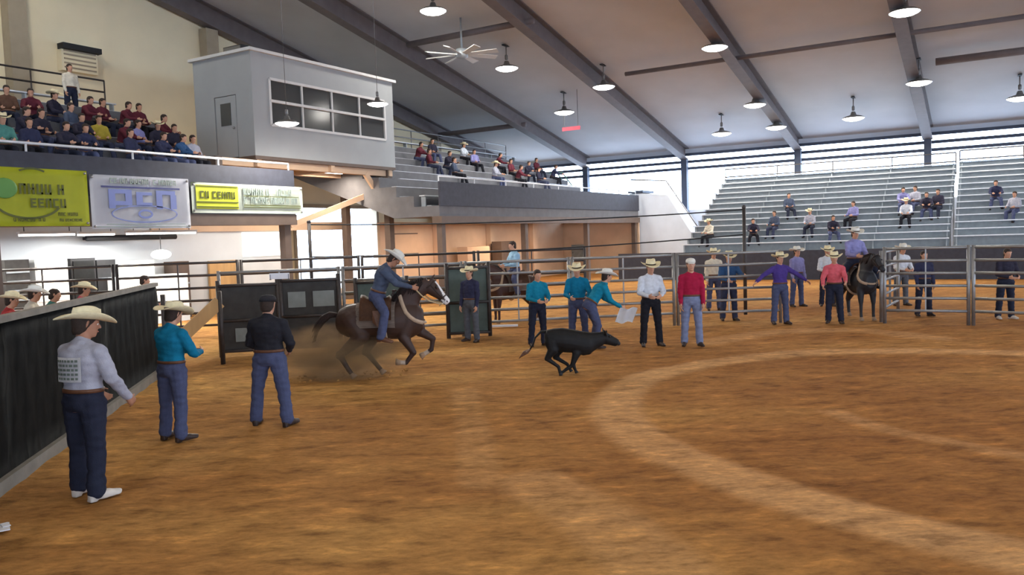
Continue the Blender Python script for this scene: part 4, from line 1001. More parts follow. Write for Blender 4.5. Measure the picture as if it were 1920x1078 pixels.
def hoof(bm, p, prev):
    d = (Vector(p) - Vector(prev)).normalized(); _, a, b = frame_of(d, (1, 0, 0)); p = Vector(p)
    loft(bm, [(p - d * .035, a * .042, b * .040), (p + d * .01, a * .052, b * .048), (p + d * .055 + a * .012, a * .062, b * .055)], 14)
def horse(label, loc, yaw, scale, legs, nk, base, blaze, tail, tack=True, name='horse', voxel=.016, socks=None, points=None):
    t = thing(name, label, 'horse', loc, yaw); t.scale = (scale,) * 3
    me, I = horse_body(legs, nk, voxel)
    pl, hd, hu, L = I['pl'], I['hd'], I['hu'], I['L']
    kn = [(q[2], q[4]) for q in I['q']]
    def col(v):
        v = Vector(v); c = Vector(base)
        r_ = v - pl; f_ = r_.dot(hd) / L; h = r_.dot(hu)
        if v.z < .62: k = max(0, min(1, (.62 - v.z) / .3)); c = c.lerp(Vector(points or base), k)
        if socks:
            for (a, b), sk in zip(kn, socks):
                if sk and (v - b).length < sk: c = Vector((.46, .37, .29))
        if blaze and .12 < f_ < 1.2 and h > -.02 + .05 * (f_ > .75) * -1 and abs(v.y) < (.046 + .03 * max(0, f_ - .6)) and r_.length < L * 1.25: c = Vector((.72, .68, .66))
        return c
    vcol(me, col); add_mesh('body', me, M['horse'], t)
    for (q, lg) in zip(I['q'], legs): bm = B(); hoof(bm, q[4], q[3]); obj('hoof', bm, M['hoof'], t, True)
    for s in (-1, 1):
        bm = B(); ball(bm, pl + hd * L * .30 + Vector((0, s * .079, 0)) + hu * .02, .024, u=10, v=8); obj('eye', bm, M['eyed'], t, True)
    bm = B(); nb = I['nb']; rr = random.Random(3)           # mane: locks along the crest
    for i in range(26):
        f_ = i / 25; c = nb[0].lerp(nb[2], f_ / .6) if f_ < .6 else nb[2].lerp(nb[3], (f_ - .6) / .4)
        d = (nb[3] - nb[0]).normalized(); u = Vector((-d.z, 0, d.x)); hgt = .29 - .17 * f_ if f_ < .6 else .19 - .07 * ((f_ - .6) / .4)
        a = c + u * hgt; s = -1; ln = .16 + .06 * rr.random()
        tube(bm, [a - u * .03, a + u * .02 + Vector((-.03, s * .03, 0)), a - u * .05 + Vector((-.07, s * .085, -.03)), a - u * .05 + Vector((-.11 - .05 * rr.random(), s * .10, -ln))], [.024, .028, .02, .006], 6)
    obj('mane', bm, M['maneblack'], t, True)
    bm = B(); pts = [Vector(p) for p in tail]
    for k in range(9):
        jx = [Vector((0, (k % 3 - 1) * .022 * i, ((k // 3) - 1) * .024 * i)) for i in range(len(pts))]
        tube(bm, [p + j for p, j in zip(pts, jx)], [.034, .036, .03, .02, .006][:len(pts)], 6)
    obj('tail', bm, M['maneblack'], t, True)
    Y = Vector((0, 1, 0))
    if tack:
        bm = B(); n = 20; g_ = []          # blanket
        for i in range(n + 1):
            a = R(-112 + 224 * i / n); g_.append([bm.verts.new((x, .305 * math.sin(a) * (1 - .1 * (x < -.3)), 1.0 + (.315 if x < .25 else .345) * math.cos(a) + .012)) for x in (-.42, -.25, -.08, .1, .28)])
        for i in range(n):
            for j in range(4): bm.faces.new((g_[i][j], g_[i + 1][j], g_[i + 1][j + 1], g_[i][j + 1]))
        bmesh.ops.solidify(bm, geom=bm.faces[:], thickness=.025); obj('saddle_blanket', bm, M['blanket'], t, True)
        bm = B(); rings = []                # saddle seat with cantle and swell
        g_ = []
        for i in range(15):
            a = R(-88 + 176 * i / 14); row = []
            for x, hz_ in ((-.34, .13), (-.28, .12), (-.18, .055), (-.04, .04), (.08, .055), (.16, .11), (.22, .09)):
                k = max(0, math.cos(a)) ** 1.5; row.append(bm.verts.new((x, .325 * math.sin(a), 1.015 + .325 * math.cos(a) + hz_ * k)))
            g_.append(row)
        for i in range(14):
            for j in range(6): bm.faces.new((g_[i][j], g_[i + 1][j], g_[i + 1][j + 1], g_[i][j + 1]))
        bmesh.ops.solidify(bm, geom=bm.faces[:], thickness=.03); sd = obj('saddle', bm, M['leather'], t, True)
        bm = B(); seg(bm, (.20, 0, 1.40), (.24, 0, 1.50), .03, .022); ball(bm, (.25, 0, 1.52), .042, (1.1, 1, .5)); obj('saddle_horn', bm, M['leather_d'], sd, True)
        for s in (-1, 1):
            bm = B(); prism(bm, [(-.10, s * .335, 1.2), (.14, s * .335, 1.2), (.16, s * .335, 1.0), (.08, s * .36, .92), (-.02, s * .36, .92), (-.10, s * .335, 1.0)], (0, s * .02, 0)); obj('fender', bm, M['leather'], sd)
            bm = B(); tube(bm, [(.04, s * .40, .93), (.03, s * .385, .84), (.03, s * .385, .715), (.05, s * .50, .715), (.05, s * .50, .84), (.04, s * .42, .93)], .016, 8); obj('stirrup', bm, M['tanleather'], sd, True)
        bm = B(); tube(bm, [(.10, .33 * math.sin(a), .985 + .345 * math.cos(a)) for a in [R(100 + 160 * i / 16) for i in range(17)]], .028, 8); obj('cinch', bm, M['tanleather'], t, True)
        # breast collar: pale band from the withers down the neck base to the chest
        from mathutils.bvhtree import BVHTree
        bv = BVHTree.FromPolygons([v.co.copy() for v in me.vertices], [tuple(q_.vertices) for q_ in me.polygons])
        path = [(.36, 1.44), (.385, 1.34), (.42, 1.24), (.47, 1.14), (.54, 1.06), (.62, 1.0), (.69, .965), (.745, .945)]
        for s in (-1, 1):
            L0 = []
            for x, z in path:
                h = bv.ray_cast(Vector((x, s * 2, z)), Vector((0, -s, 0)))
                if h[0] is not None: L0.append((h[0] + h[1] * .012, h[1]))
            bm = B(); pr = None
            for i, (c_, n_) in enumerate(L0):
                d = (L0[min(i + 1, len(L0) - 1)][0] - L0[max(i - 1, 0)][0]).normalized(); w_ = d.cross(n_).normalized() * .034
                v = [bm.verts.new(c_ - w_ + n_ * .006), bm.verts.new(c_ + w_ + n_ * .006), bm.verts.new(c_ + w_ - n_ * .012), bm.verts.new(c_ - w_ - n_ * .012)]
                if pr:
                    for k in range(4): bm.faces.new((pr[k], v[k], v[(k + 1) % 4], pr[(k + 1) % 4]))
                pr = v
            obj('breast_collar', bm, M['tanleather'], t, True)
        bm = B(); tube(bm, [(.70, -.13, .955), (.775, -.05, .94), (.785, 0, .938), (.775, .05, .94), (.70, .13, .955)], .026, 8); obj('breast_strap', bm, M['tanleather'], t, True)
        # bridle
        bm = B(); hc = pl + hd * L * .72 - hu * .025
        tube(bm, [hc + hu * (.088 * math.cos(a)) + Y * (.066 * math.sin(a)) for a in [2 * math.pi * i / 20 for i in range(21)]], .011, 6)
        h2 = pl + hd * L * .10 - hu * .035
        tube(bm, [h2 + hu * (.128 * math.cos(a)) + Y * (.092 * math.sin(a)) for a in [2 * math.pi * i / 20 for i in range(21)]], .011, 6)
        for s in (-1, 1): tube(bm, [h2 + Y * s * .093, hc + Y * s * .068], .010, 6)
        br = obj('bridle', bm, M['leather_d'], t, True)
        bm = B(); bt = pl + hd * L * .86 - hu * .06; tube(bm, [bt - Y * .075, bt + Y * .075], .012, 6)
        for s in (-1, 1): tube(bm, [bt + Y * s * .075 + hu * .03, bt + Y * s * .075 - hu * .10], .008, 6)
        obj('bit', bm, M['metalbuckle'], br, True)
        I['bit'] = bt
    return t, I
GALLOP = [(-.155, [(.50, 1.00), (.40, .70), (.57, .42), (.43, .24), (.30, .25)], True),
          (.155, [(.58, 1.00), (.66, .76), (.89, .62), (.86, .42), (.70, .33)], True),
          (-.17, [(-.52, 1.02), (-.34, .74), (-.74, .42), (-.60, .16), (-.53, .055)], False),
          (.17, [(-.50, 1.02), (-.16, .74), (-.34, .42), (-.14, .16), (-.06, .055)], False)]
NK_GALLOP = ((.30, 1.32), (.62, 1.50), (.90, 1.72), (1.22, 1.27))
STANDL = [(-.155, [(.52, 1.00), (.50, .78), (.52, .46), (.52, .16), (.54, .06)], True), (.155, [(.54, 1.00), (.52, .78), (.55, .46), (.55, .16), (.57, .06)], True),
          (-.17, [(-.54, 1.02), (-.40, .76), (-.62, .46), (-.58, .16), (-.55, .06)], False), (.17, [(-.54, 1.02), (-.44, .76), (-.68, .46), (-.66, .16), (-.63, .06)], False)]
NK_STAND = ((.30, 1.32), (.66, 1.48), (.92, 1.68), (1.28, 1.28))
TAIL_RUN = [(-.76, 0, 1.12), (-.92, 0, 1.13), (-1.06, .01, 1.04), (-1.16, .02, .92), (-1.24, .03, .74)]
TAIL_HANG = [(-.76, 0, 1.12), (-.88, 0, 1.05), (-.91, 0, .85), (-.91, 0, .62), (-.90, 0, .40)]

def calf(label, loc, yaw):
    t = thing('calf', label, 'calf', loc, yaw); Y = Vector((0, 1, 0)); bm = B(); oz = -.05
    sp = [(-.40, .70, .06, .06), (-.36, .70, .13, .13), (-.24, .665, .19, .165), (-.08, .645, .215, .185), (.10, .62, .205, .18), (.26, .575, .215, .165), (.38, .56, .185, .14), (.46, .57, .12, .10)]
    loft(bm, [(Vector((x, 0, z)), Vector((0, 0, ru)), Y * rs) for x, z, ru, rs in sp], 18)
    nb = [(.34, .59, .20, .14), (.46, .61, .155, .105), (.58, .645, .122, .085), (.66, .675, .10, .075)]
    loft(bm, [(Vector((x, 0, z)), Vector((-.22, 0, .97)) * ru, Y * rs) for x, z, ru, rs in nb], 16)
    pl, ns = Vector((.655, 0, .715)), Vector((.885, 0, .585)); hd = (ns - pl).normalized(); hu = Vector((-hd.z, 0, hd.x)); L = (ns - pl).length
    loft(bm, [(pl + hd * (L * f_) + hu * off, hu * ru, Y * rs) for f_, ru, rs, off in ((-.12, .05, .055, -.02), (.05, .085, .076, -.04), (.3, .100, .080, -.055), (.6, .082, .064, -.045), (.86, .072, .062, -.038), (.97, .062, .056, -.036), (1.03, .04, .04, -.036))], 16)
    for s in (-1, 1):
        e0 = pl + Y * s * .06 + hu * .0; seg(bm, e0, e0 + (Y * s * .8 + hu * .5 - hd * .5).normalized() * .15, .036, .016, hu, .55, n=8)
        seg(bm, pl + Y * s * .04 + hu * .03, pl + Y * s * .06 + hu * .085 - hd * .015, .018, .009, n=8)
    legs = [(-.10, [(-.26, .62), (-.26, .50), (-.37, .345), (-.175, .20), (-.15, .075)], False), (.10, [(-.22, .62), (-.15, .48), (-.215, .335), (-.01, .205), (.04, .10)], False),
            (-.09, [(.24, .56), (.14, .42), (.065, .215), (-.06, .135), (-.13, .085)], True), (.09, [(.28, .56), (.17, .40), (.09, .225), (.115, .13), (.135, .075)], True)]
    for y, pts, fr in legs:
        q = [Vector((x, y * k_, z)) for (x, z), k_ in zip(pts, (.7, 1, 1, 1, 1))]; rr = [.115, .078, .042, .031, .026] if fr else [.15, .10, .048, .031, .026]
        seg(bm, q[0], q[1], rr[0], rr[1], Y, .7, 12); seg(bm, q[1], q[2], rr[1] * .9, rr[2], n=10); seg(bm, q[2], q[3], rr[2] * .9, rr[3], n=10); seg(bm, q[3], q[4], rr[3], rr[4], n=10)
    bmesh.ops.translate(bm, vec=(0, 0, oz), verts=bm.verts)
    add_mesh('body', remesh(bm, .012, 6, name='body'), M['calf'], t)
    up = Vector((0, 0, oz))
    for y, pts, fr in legs:
        bm = B(); a, b = Vector((pts[3][0], y, pts[3][1])) + up, Vector((pts[4][0], y, pts[4][1])) + up; d = (b - a).normalized(); _, u, v = frame_of(d, (1, 0, 0))
        for s in (-1, 1): loft(bm, [(b + v * s * .013 - d * .015, u * .024, v * .014), (b + v * s * .014 + d * .03 + u * .008, u * .032, v * .015)], 10)
        obj('hoof', bm, M['dark'], t, True)
    for s in (-1, 1):
        bm = B(); ball(bm, pl + hd * L * .3 + Y * s * .068 + hu * .005 + up, .016, u=10, v=7); obj('eye', bm, M['eyed'], t, True)
    bm = B(); tube(bm, [Vector(p) + up for p in ((-.36, 0, .80), (-.46, .0, .80), (-.56, .0, .70), (-.60, .01, .58), (-.66, .02, .49))], [.028, .022, .017, .015, .014], 8)
    tl = obj('tail', bm, M['calf'], t, True)
    bm = B(); [tube(bm, [Vector((-.65, .02, .50)) + up, Vector((-.70 - .015 * k, .02 + .012 * (k - 2), .45)) + up, Vector((-.77 - .02 * k, .02 + .02 * (k - 2), .40 - .015 * k)) + up], [.016, .022, .005], 6) for k in range(5)]
    obj('tail_switch', bm, M['leather'], tl, True)
    bm = B(); seg(bm, ns - hd * .012 + hu * -.03 + up, ns + hd * .008 + hu * -.032 + up, .046, .040, Y, 1.0, n=10); obj('muzzle', bm, M['dark'], t, True)
    return t

# ================================================================== THE PEOPLE IN THE ARENA
HB = dict(brim=.20, crown=.125, curl=.06)
def back_patch(t, J, z0=.17, z1=.40, w_=.125, lines=5):
    N, T = J['N'], J['T']; Y = Vector((0, 1, 0))
    def pt(y, h, e): return J['pel'] + T * h + Y * y - N * (.015 + (.128 + e) * math.sqrt(max(.05, 1 - (y / .20) ** 2)))
    def sheet(y0, y1, h0, h1, e, nm, m, par):
        bm = B(); g_ = [[bm.verts.new(pt(y0 + (y1 - y0) * i / 12, h0 + (h1 - h0) * j / 4, e)) for j in range(5)] for i in range(13)]
        for i in range(12):
            for j in range(4): bm.faces.new((g_[i][j], g_[i + 1][j], g_[i + 1][j + 1], g_[i][j + 1]))
        bmesh.ops.solidify(bm, geom=bm.faces[:], thickness=.004); return obj(nm, bm, m, par, True)
    pp = sheet(-w_, w_, z0, z1, .014, 'back_patch', M['sandwhite'], t)
    rr = random.Random(4)
    for k in range(lines):
        h = z1 - (k + .8) * (z1 - z0) / (lines + .6); y = -w_ * .85
        bm = None
        while y < w_ * .75:
            wl = rr.uniform(.018, .034); sheet(y, y + wl, h - .011, h + .011, .020, 'letter_block', M['inkgrey'], pp); y += wl + .010
t, J = person('man in straw hat, grey-white shirt with lettered back patch and dark jeans by the barrier', foot(170, 930), R(10), 1.80, dict(FRONT, la=(10, 12, 40, -12), ra=(12, 16, 28, -6), ll=(3, 4, 4), rl=(-3, 4, 3), head=10, turn=-30),
              'grey', 'dark', 'straw', 'boot_w', 'skin2', .0085, hatargs=HB, bulk=1.16)
back_patch(t, J)
t, J = person('man in a cream hat, teal shirt and blue jeans watching with his hands in front', foot(330, 823), R(4), 1.68, dict(FRONT, head=12, la=(20, 16, 66, -32), ra=(20, 16, 66, -32)), 'teal', 'blue', 'straw', voxel=.009, hatargs=HB, bulk=1.14)
t, J = person('man in a black jacket, black cap and blue jeans standing with feet apart', foot(512, 796), R(22), 1.72, dict(STAND, ll=(2, 10, 2), rl=(-2, 9, 2), la=(8, 16, 50, -24), ra=(8, 16, 50, -24), head=6), 'black', 'blue', 'hatblack', voxel=.009, hatargs=dict(ball_cap=True), bulk=1.18)
# beyond the cattle, in front of the far fence
FAR = [
 ('person in a pale hat, navy shirt and grey jeans standing past the horse nose', 885, 640, 1.70, YF + R(150), STAND, 'navy', 'grey', 'straw'),
 ('bareheaded person in a teal shirt and dark jeans, by the grey-green panel', 1010, 648, 1.66, YF + R(200), FRONT, 'teal2', 'dark', None),
 ('person in a pale hat, teal shirt and blue jeans, middle of the teal trio', 1086, 646, 1.74, YF + R(170), dict(FRONT, la=(20, 20, 50, -10)), 'teal', 'blue', 'straw'),
 ('person in a pale hat and teal shirt bending forward behind the calf head', 1126, 652, 1.74, YR + R(12), dict(STAND, lean=38, head=-8, la=(26, 10, 34, 0), ra=(20, 10, 36, 0), ll=(24, 6, 34), rl=(16, 6, 26)), 'teal2', 'blue', 'felt'),
 ('person in pale hat, white shirt and dark jeans between teal and crimson shirts', 1222, 648, 1.78, YF + R(185), dict(FRONT, ll=(0, 6, 2), rl=(0, 6, 2)), 'white', 'black', 'straw'),
 ('person in a pale cap, crimson shirt and light blue jeans', 1298, 648, 1.80, YF + R(175), STAND, 'crimson', 'light', 'felt'),
]
for i, (lab, px, py, H, yaw, pose, sh, jn, ht) in enumerate(FAR):
    t, J = person(lab, foot(px if 'bending' not in lab else 1108, py), yaw, H, pose, sh, jn, ht, voxel=.011, hatargs=dict(ball_cap=True) if 'pale cap' in lab else HB)
    if 'bending' in lab: BEND = (t, J, H / 1.75)
# white cloth in the bending person's hand
t, J, s = BEND; m_ = Matrix.Rotation(t.rotation_euler.z, 4, 'Z'); wp = Vector(t.location) + (m_ @ (J['rwr'] + J['rfd'] * .12)) * s
o = thing('cloth', 'white cloth hanging from the hand of the bending teal-shirted person', 'cloth', wp)
bm = B(); g_ = [[bm.verts.new(RIGHT * (-.08 + .36 * i / 8 - .12 * j / 5) + HEAD * (.03 * math.sin(i * 1.4) - .10) + UPW * (.04 - .30 * j / 5 + .02 * math.cos(i))) for j in range(6)] for i in range(9)]
for i in range(8):
    for j in range(5): bm.faces.new((g_[i][j], g_[i + 1][j], g_[i + 1][j + 1], g_[i][j + 1]))
bmesh.ops.solidify(bm, geom=bm.faces[:], thickness=.012); obj('fabric', bm, M['sandwhite'], o, True)
# behind or at the fence
BACK = [
 ('person in cream hat and dark blue shirt at the fence beside the crimson shirt', 1366, 21.1, 1.78, YF + R(180), dict(FRONT, la=(40, 18, 50, 0)), 'blue', 'navy', 'straw'),
 ('person in pale hat and purple shirt with both arms spread at the fence', 1462, 19.95, 1.74, YF + R(185), dict(STAND, la=(8, 58, 10, 50), ra=(8, 58, 10, 50)), 'purple', 'blue', 'straw'),
 ('person in cream shirt standing beyond the fence behind the crimson-shirted one', 1338, 24.0, 1.80, YF + R(180), STAND, 'cream', 'blue', 'straw'),
 ('person in a pale hat and lavender shirt standing beyond the purple-shirted person', 1494, 24.2, 1.76, YF + R(200), STAND, 'lavender', 'blue', 'felt'),
 ('person in a pale hat and white shirt standing beyond the gateway post', 1551, 24.0, 1.76, YF + R(170), FRONT, 'white', 'dark', 'straw'),
 ('person in a pale hat and pink shirt reaching toward the black horse', 1564, 19.7, 1.72, YF + R(160), dict(STAND, lean=8, la=(38, 12, 30, 0), ra=(30, 18, 20, 0)), 'pink', 'dark', 'straw'),
 ('person in a white hat and white shirt standing beyond the gate panel', 1690, 23.4, 1.76, YF + R(190), FRONT, 'white', 'grey', 'felt'),
 ('bareheaded person in dark navy standing behind the fence past the gateway', 1732, 20.6, 1.66, YF + R(180), STAND, 'navy', 'dark', None),
 ('brown-haired person in dark clothes and pale shoes behind the fence past the gateway', 1886, 19.4, 1.70, YF + R(180), FRONT, 'dark', 'dark', None),
]
for lab, px, F, H, yaw, pose, sh, jn, ht in BACK:
    d = atF(px, 500, F); person(lab, (d.x, d.y, 0), yaw, H, pose, sh, jn, ht, 'boot_w' if 'pale shoes' in lab else 'leather_d', voxel=.013, hatargs=HB, hair='brown-haired' in lab)
WALLP = [('person in red shirt and cream hat looking over the black barrier by the picture edge', 14, 14.0, 'red', 'straw', 1.70), ('person in a white hat and cream shirt looking over the black barrier', 58, 14.8, 'cream', 'felt', 1.76),
         ('bareheaded person in a green-teal shirt looking over the black barrier', 96, 15.4, 'greent', None, 1.70), ('person in pink shirt and cream hat looking over the black barrier', 152, 16.2, 'pink', 'straw', 1.74),
         ('bareheaded person in slate shirt behind the barrier end by the slanting board', 268, 19.0, 'slate', None, 1.78)]
for lab, px, F, sh, ht, H in WALLP:
    d = atF(px, 560, F); person(lab, (d.x, d.y, 0), YR + R(20), H, FRONT, sh, 'blue', ht, voxel=.013, hatargs=HB)

# ================================================================== THE RUN: calf, horse and roper
cp = foot(1066, 701); cp.z = 0; calf('black calf running flat out with all four legs gathered beneath it', cp, YR)
hp = foot(720, 704); hp.z = 0
ht_, I = horse('dark bay horse with a white blaze galloping under the roper', hp, YR, 1.0, GALLOP, NK_GALLOP, (.046, .021, .014), True, TAIL_RUN, True, voxel=.014, socks=(.13, .13, 0, 0), points=(.03, .014, .011))
s_ = 1.79 / 1.75
rpose = dict(lean=21, head=30, la=(46, 10, 26, -14), ra=(44, 8, 28, -12), ll=(36, 44, 46, 8), rl=(36, 44, 46, 8), toe=8)
rider, RJ = person('roper in a white hat, slate-blue shirt and jeans leaning forward on the galloping horse', hp + RIGHT * -.06, YR, 1.79, rpose, 'slate', 'blue', 'felt', 'leather', 'skin2', .009, curl=44, hatargs=HB, seat=1.46 / s_)
hand_l = [(RJ[k + 'wr'] + RJ[k + 'fd'] * .09) * s_ + Vector((-.06, 0, 0)) for k in 'rl']
bm = B()
for hnd, s in zip(hand_l, (-1, 1)):
    b_ = I['bit'] + Vector((0, s * .078, -.03)); m_ = hnd.lerp(b_, .5) + Vector((0, s * .04, -.08)); tube(bm, [hnd, hnd.lerp(m_, .5) + Vector((0, 0, -.02)), m_, m_.lerp(b_, .5) + Vector((0, 0, -.01)), b_], .012, 6)
obj('reins', bm, M['rope'], ht_, True)
# horses beyond the fence
d = atF(1604, 500, 20.5); bp = Vector((d.x, d.y, 0))
bh, I2 = horse('black horse facing the arena in the gateway, under the lavender-shirted rider', bp, YF + R(186), 1.0, STANDL, NK_STAND, (.018, .018, .022), False, TAIL_HANG, True, voxel=.02)
f2 = Vector((math.cos(YF + R(186)), math.sin(YF + R(186)), 0))
rp2 = dict(lean=2, head=6, la=(22, 12, 60, -20), ra=(22, 12, 60, -20), ll=(50, 44, 62, 8), rl=(50, 44, 62, 8), toe=5)
person('rider in a pale hat and lavender shirt sitting on the black horse', bp - f2 * .06, YF + R(186), 1.76, rp2, 'lavender', 'dark', 'felt', voxel=.013, hatargs=HB, seat=1.485)
d = atF(962, 500, 22.6); bp = Vector((d.x, d.y, 0)); yw = YR + R(205)
bh, I2 = horse('brown horse standing beyond the fence under the light-blue-shirted rider', bp, yw, 1.0, STANDL, NK_STAND, (.055, .022, .016), False, TAIL_HANG, True, voxel=.02)
f2 = Vector((math.cos(yw), math.sin(yw), 0))
person('bareheaded rider in a light blue shirt sitting on the brown horse beyond the fence', bp - f2 * .06, yw, 1.74, rp2, 'lightblue', 'blue', None, voxel=.013, seat=1.485)

# dust kicked up behind the hind legs
dm = bpy.data.materials.new('kicked_up_dust'); dm.use_nodes = True; nt = dm.node_tree
nt.nodes.remove(nt.nodes['Principled BSDF']); vp = nt.nodes.new('ShaderNodeVolumePrincipled'); vp.inputs['Color'].default_value = (*s2l(222, 178, 132), 1)
tc = nt.nodes.new('ShaderNodeTexCoord'); nz = nt.nodes.new('ShaderNodeTexNoise'); nz.inputs['Scale'].default_value = 2.6; nz.inputs['Detail'].default_value = 3
nt.links.new(tc.outputs['Object'], nz.inputs['Vector'])
gr = nt.nodes.new('ShaderNodeTexGradient'); gr.gradient_type = 'SPHERICAL'; nt.links.new(tc.outputs['Object'], gr.inputs[0])
mr = nt.nodes.new('ShaderNodeMapRange'); mr.inputs[1].default_value = .38; mr.inputs[2].default_value = .75; mr.inputs[3].default_value = 0; mr.inputs[4].default_value = 11.0; nt.links.new(nz.outputs['Fac'], mr.inputs[0])
mu = nt.nodes.new('ShaderNodeMath'); mu.operation = 'MULTIPLY'; nt.links.new(gr.outputs['Fac'], mu.inputs[0]); nt.links.new(mr.outputs[0], mu.inputs[1])
nt.links.new(mu.outputs[0], vp.inputs['Density']); nt.links.new(vp.outputs[0], nt.nodes['Material Output'].inputs['Volume'])
bm = B(); ball(bm, (0, 0, 0), 1.0, u=24, v=16); o = obj('dust', bm, dm, None, True)
o.location = hp + RIGHT * -.85 + UPW * .40; o.scale = (1.45, .9, .62); o.rotation_euler = (0, 0, YR); o['kind'] = 'stuff'; o['label'] = 'brown dust cloud kicked up by the horse hind legs'; o['category'] = 'dust'
# clods thrown up by the hooves
rr = random.Random(11)
bm = B()
for k in range(60):
    a_ = rr.uniform(-1.6, .35); x = RIGHT * a_ + HEAD * rr.uniform(-.5, .5) + UPW * (.01 + abs(rr.gauss(0, .02)))
    q = bmesh.ops.create_icosphere(bm, subdivisions=1, radius=rr.uniform(.012, .04)); bmesh.ops.transform(bm, matrix=Matrix.Translation(hp + x) @ Matrix.Diagonal((1, rr.uniform(.6, 1), .6, 1)), verts=q['verts'])
o = obj('dirt_clods', bm, M['dirt']); o['kind'] = 'stuff'; o['label'] = 'loose dirt clods strewn where the horse hooves dig in'; o['category'] = 'dirt'
# litter and boards on the dirt
o = thing('paper_scrap', 'white paper scrap lying on the dirt at the picture edge near the barrier', 'paper', ground(6, 991, .0))
bm = B(); box(bm, (0, 0, .012), (.10, .22, .01), R(-25)); box(bm, (.03, .02, .022), (.06, .12, .006), R(-15)); obj('sheet', bm, M['sandwhite'], o)
o = thing('plank', 'white plank lying on the dirt by the grey-green panel', 'plank', ground(940, 613, 0))
bm = B(); bar(bm, RIGHT * -.45 + UPW * .03, RIGHT * .45 + UPW * .03, .10, .05); obj('board', bm, M['sandwhite'], o)

# ================================================================== SPECTATORS IN THE STANDS
SIT = [dict(lean=8, head=4, la=(28, 10, 52, -16), ra=(28, 10, 52, -16), ll=(84, 7, 84), rl=(84, 7, 84)),
       dict(lean=24, head=-6, la=(44, 12, 40, -18), ra=(44, 12, 40, -18), ll=(86, 9, 80), rl=(82, 9, 92)),
       dict(lean=-4, head=6, la=(14, 12, 70, -24), ra=(20, 14, 60, -10), ll=(84, 6, 70), rl=(84, 6, 88))]
PRO = []
for i, ps in enumerate(SIT):
    t, J = person('x', (0, 0, 0), 0, 1.72, ps, 'maroon', 'dark', 'straw' if i == 0 else None, voxel=.018, hatargs=HB, seat=.105, face=False)
    PRO.append(t)
USED = [False] * 3
def sit(label, loc, yaw, proto, sh, jn, group, ht=None):
    t = PRO[proto] if not USED[proto] else copy_tree(PRO[proto]); USED[proto] = True
    t.location = loc; t.rotation_euler = (0, 0, yaw); tag(t, label, 'person', group)
    for ch in t.children:
        st = ch.name.split('.')[0]
        m_ = SHIRT[sh] if st == 'shirt' else JEANS[jn] if st == 'jeans' else M[ht] if (st == 'hat' and ht) else None
        if m_: ch.material_slots[0].link = 'OBJECT'; ch.material_slots[0].material = m_
    return t
DESC = dict(dark='dark-clothed', brown='brown-shirted', maroon='maroon-shirted', slate='slate-shirted', gold='gold-shirted', lavender='lavender-shirted', navy='navy-shirted', red='red-shirted', grey='grey-shirted', white='white-shirted', greent='green-teal-shirted', cream='cream-shirted', lightblue='light-blue-shirted', blue='blue-shirted', pink='pink-shirted')
cnt = ['first', 'second', 'third', 'fourth', 'fifth', 'sixth', 'seventh', 'eighth']
def row_y(k): return YS + .95 if k == 0 else YS + 1.2 + RUN * k - .25 + .5
LEFT = [(8, 2, 'greent', 0), (52, 3, 'dark', 1), (84, 3, 'dark', 2), (120, 2, 'dark', 1), (28, 5, 'brown', 2), (66, 5, 'maroon', 1), (104, 5, 'dark', 0), (140, 4, 'slate', 2), (60, 2, 'navy', 2), (160, 2, 'navy', 1),
        (262, 3, 'dark', 1), (298, 3, 'gold', 2), (334, 3, 'maroon', 1), (368, 3, 'lavender', 2), (292, 5, 'maroon', 1), (322, 5, 'maroon', 2), (352, 5, 'maroon', 1), (386, 5, 'maroon', 2), (398, 4, 'maroon', 1), (248, 2, 'navy', 2), (404, 3, 'dark', 0), (312, 2, 'navy', 1), (424, 2, 'grey', 2), (360, 2, 'blue', 1), (454, 3, 'dark', 2)]
RIGHTS = [(782, 5, 'maroon', 1), (806, 4, 'maroon', 2), (836, 4, 'dark', 1), (868, 6, 'white', 0), (890, 5, 'lavender', 2), (930, 5, 'maroon', 1), (958, 4, 'maroon', 2), (986, 4, 'dark', 1), (1006, 5, 'maroon', 2), (1034, 4, 'navy', 1), (852, 3, 'slate', 2), (926, 3, 'grey', 0), (968, 3, 'maroon', 1), (812, 6, 'dark', 2), (1010, 3, 'dark', 2)]
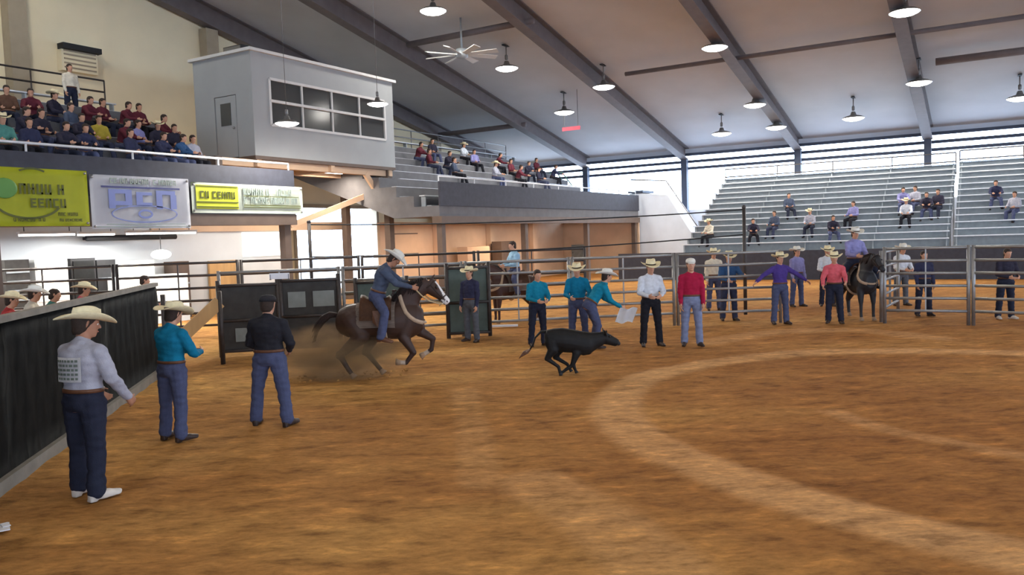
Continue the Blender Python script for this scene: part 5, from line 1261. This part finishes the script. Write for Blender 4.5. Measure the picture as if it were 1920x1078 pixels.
for lst, where, anchor, grp in ((LEFT, 'over the banners', 'press box', 'spectators over the banners'), (RIGHTS, 'beyond the press box', 'press box', 'spectators beyond the press box')):
    rows = {}
    for e in lst: rows.setdefault(e[1], []).append(e)
    for k, es in rows.items():
        es.sort(key=lambda e: -e[0] if lst is LEFT else e[0])
        for i, (px, _, sh, pr) in enumerate(es):
            y = row_y(k); x = onY(px, 300, y).x; x = min(x, 16.4 if i == 0 else xp - .62) if lst is LEFT else max(x, (26.9 if 2 <= k <= 6 else 25.4) if i == 0 else xp + .62); xp = x
            sit(f'{DESC[sh]} spectator, {ordn[k]} row {where}, {cnt[i]} from the {anchor}', (x, y, ZD + RISE * k + .45), R(-90) + R(random.Random(px).uniform(-25, 25)), pr, sh, random.Random(px + 1).choice(['dark', 'blue', 'navy', 'black']), grp, 'straw')
BL = [(1332, 1, 'cream', 0), (1412, 1, 'dark', 1), (1452, 2, 'slate', 2), (1520, 2, 'grey', 0), (1600, 3, 'lavender', 2), (1692, 5, 'lavender', 1), (1716, 5, 'grey', 2), (1738, 4, 'dark', 1), (1700, 3, 'white', 0), (1824, 4, 'dark', 2), (1866, 5, 'navy', 1), (1902, 3, 'grey', 2), (1560, 1, 'dark', 1), (1480, 5, 'slate', 2)]
rows = {}
for e in BL: rows.setdefault(e[1], []).append(e)
for k, es in rows.items():
    es.sort(key=lambda e: e[0])
    for i, (px, _, sh, pr) in enumerate(es):
        x = BX + .3 + k * .62; y = onX(px, 430, x).y; of = .08 if y < 1.0 else 0
        if 0.6 < y < 1.9: y = 2.1
        sit(f'{DESC[sh]} spectator, {ordn[k]} bleacher row from the bottom, {cnt[i]} from the stepped end', (x, y, BZ + of + k * .30 + .4425), R(180) + R(random.Random(px).uniform(-25, 25)), pr, sh, random.Random(px + 1).choice(['dark', 'blue', 'navy', 'black']), 'spectators on the bleachers', 'straw')
y = YS + 1.2 + RUN * 7.1; p = onY(138, 200, y)
person('bareheaded person in a cream shirt standing near the top row over the banners', (p.x, y + .1, ZD + RISE * 7 + .02), R(-90), 1.74, STAND, 'cream', 'dark', None, voxel=.016)
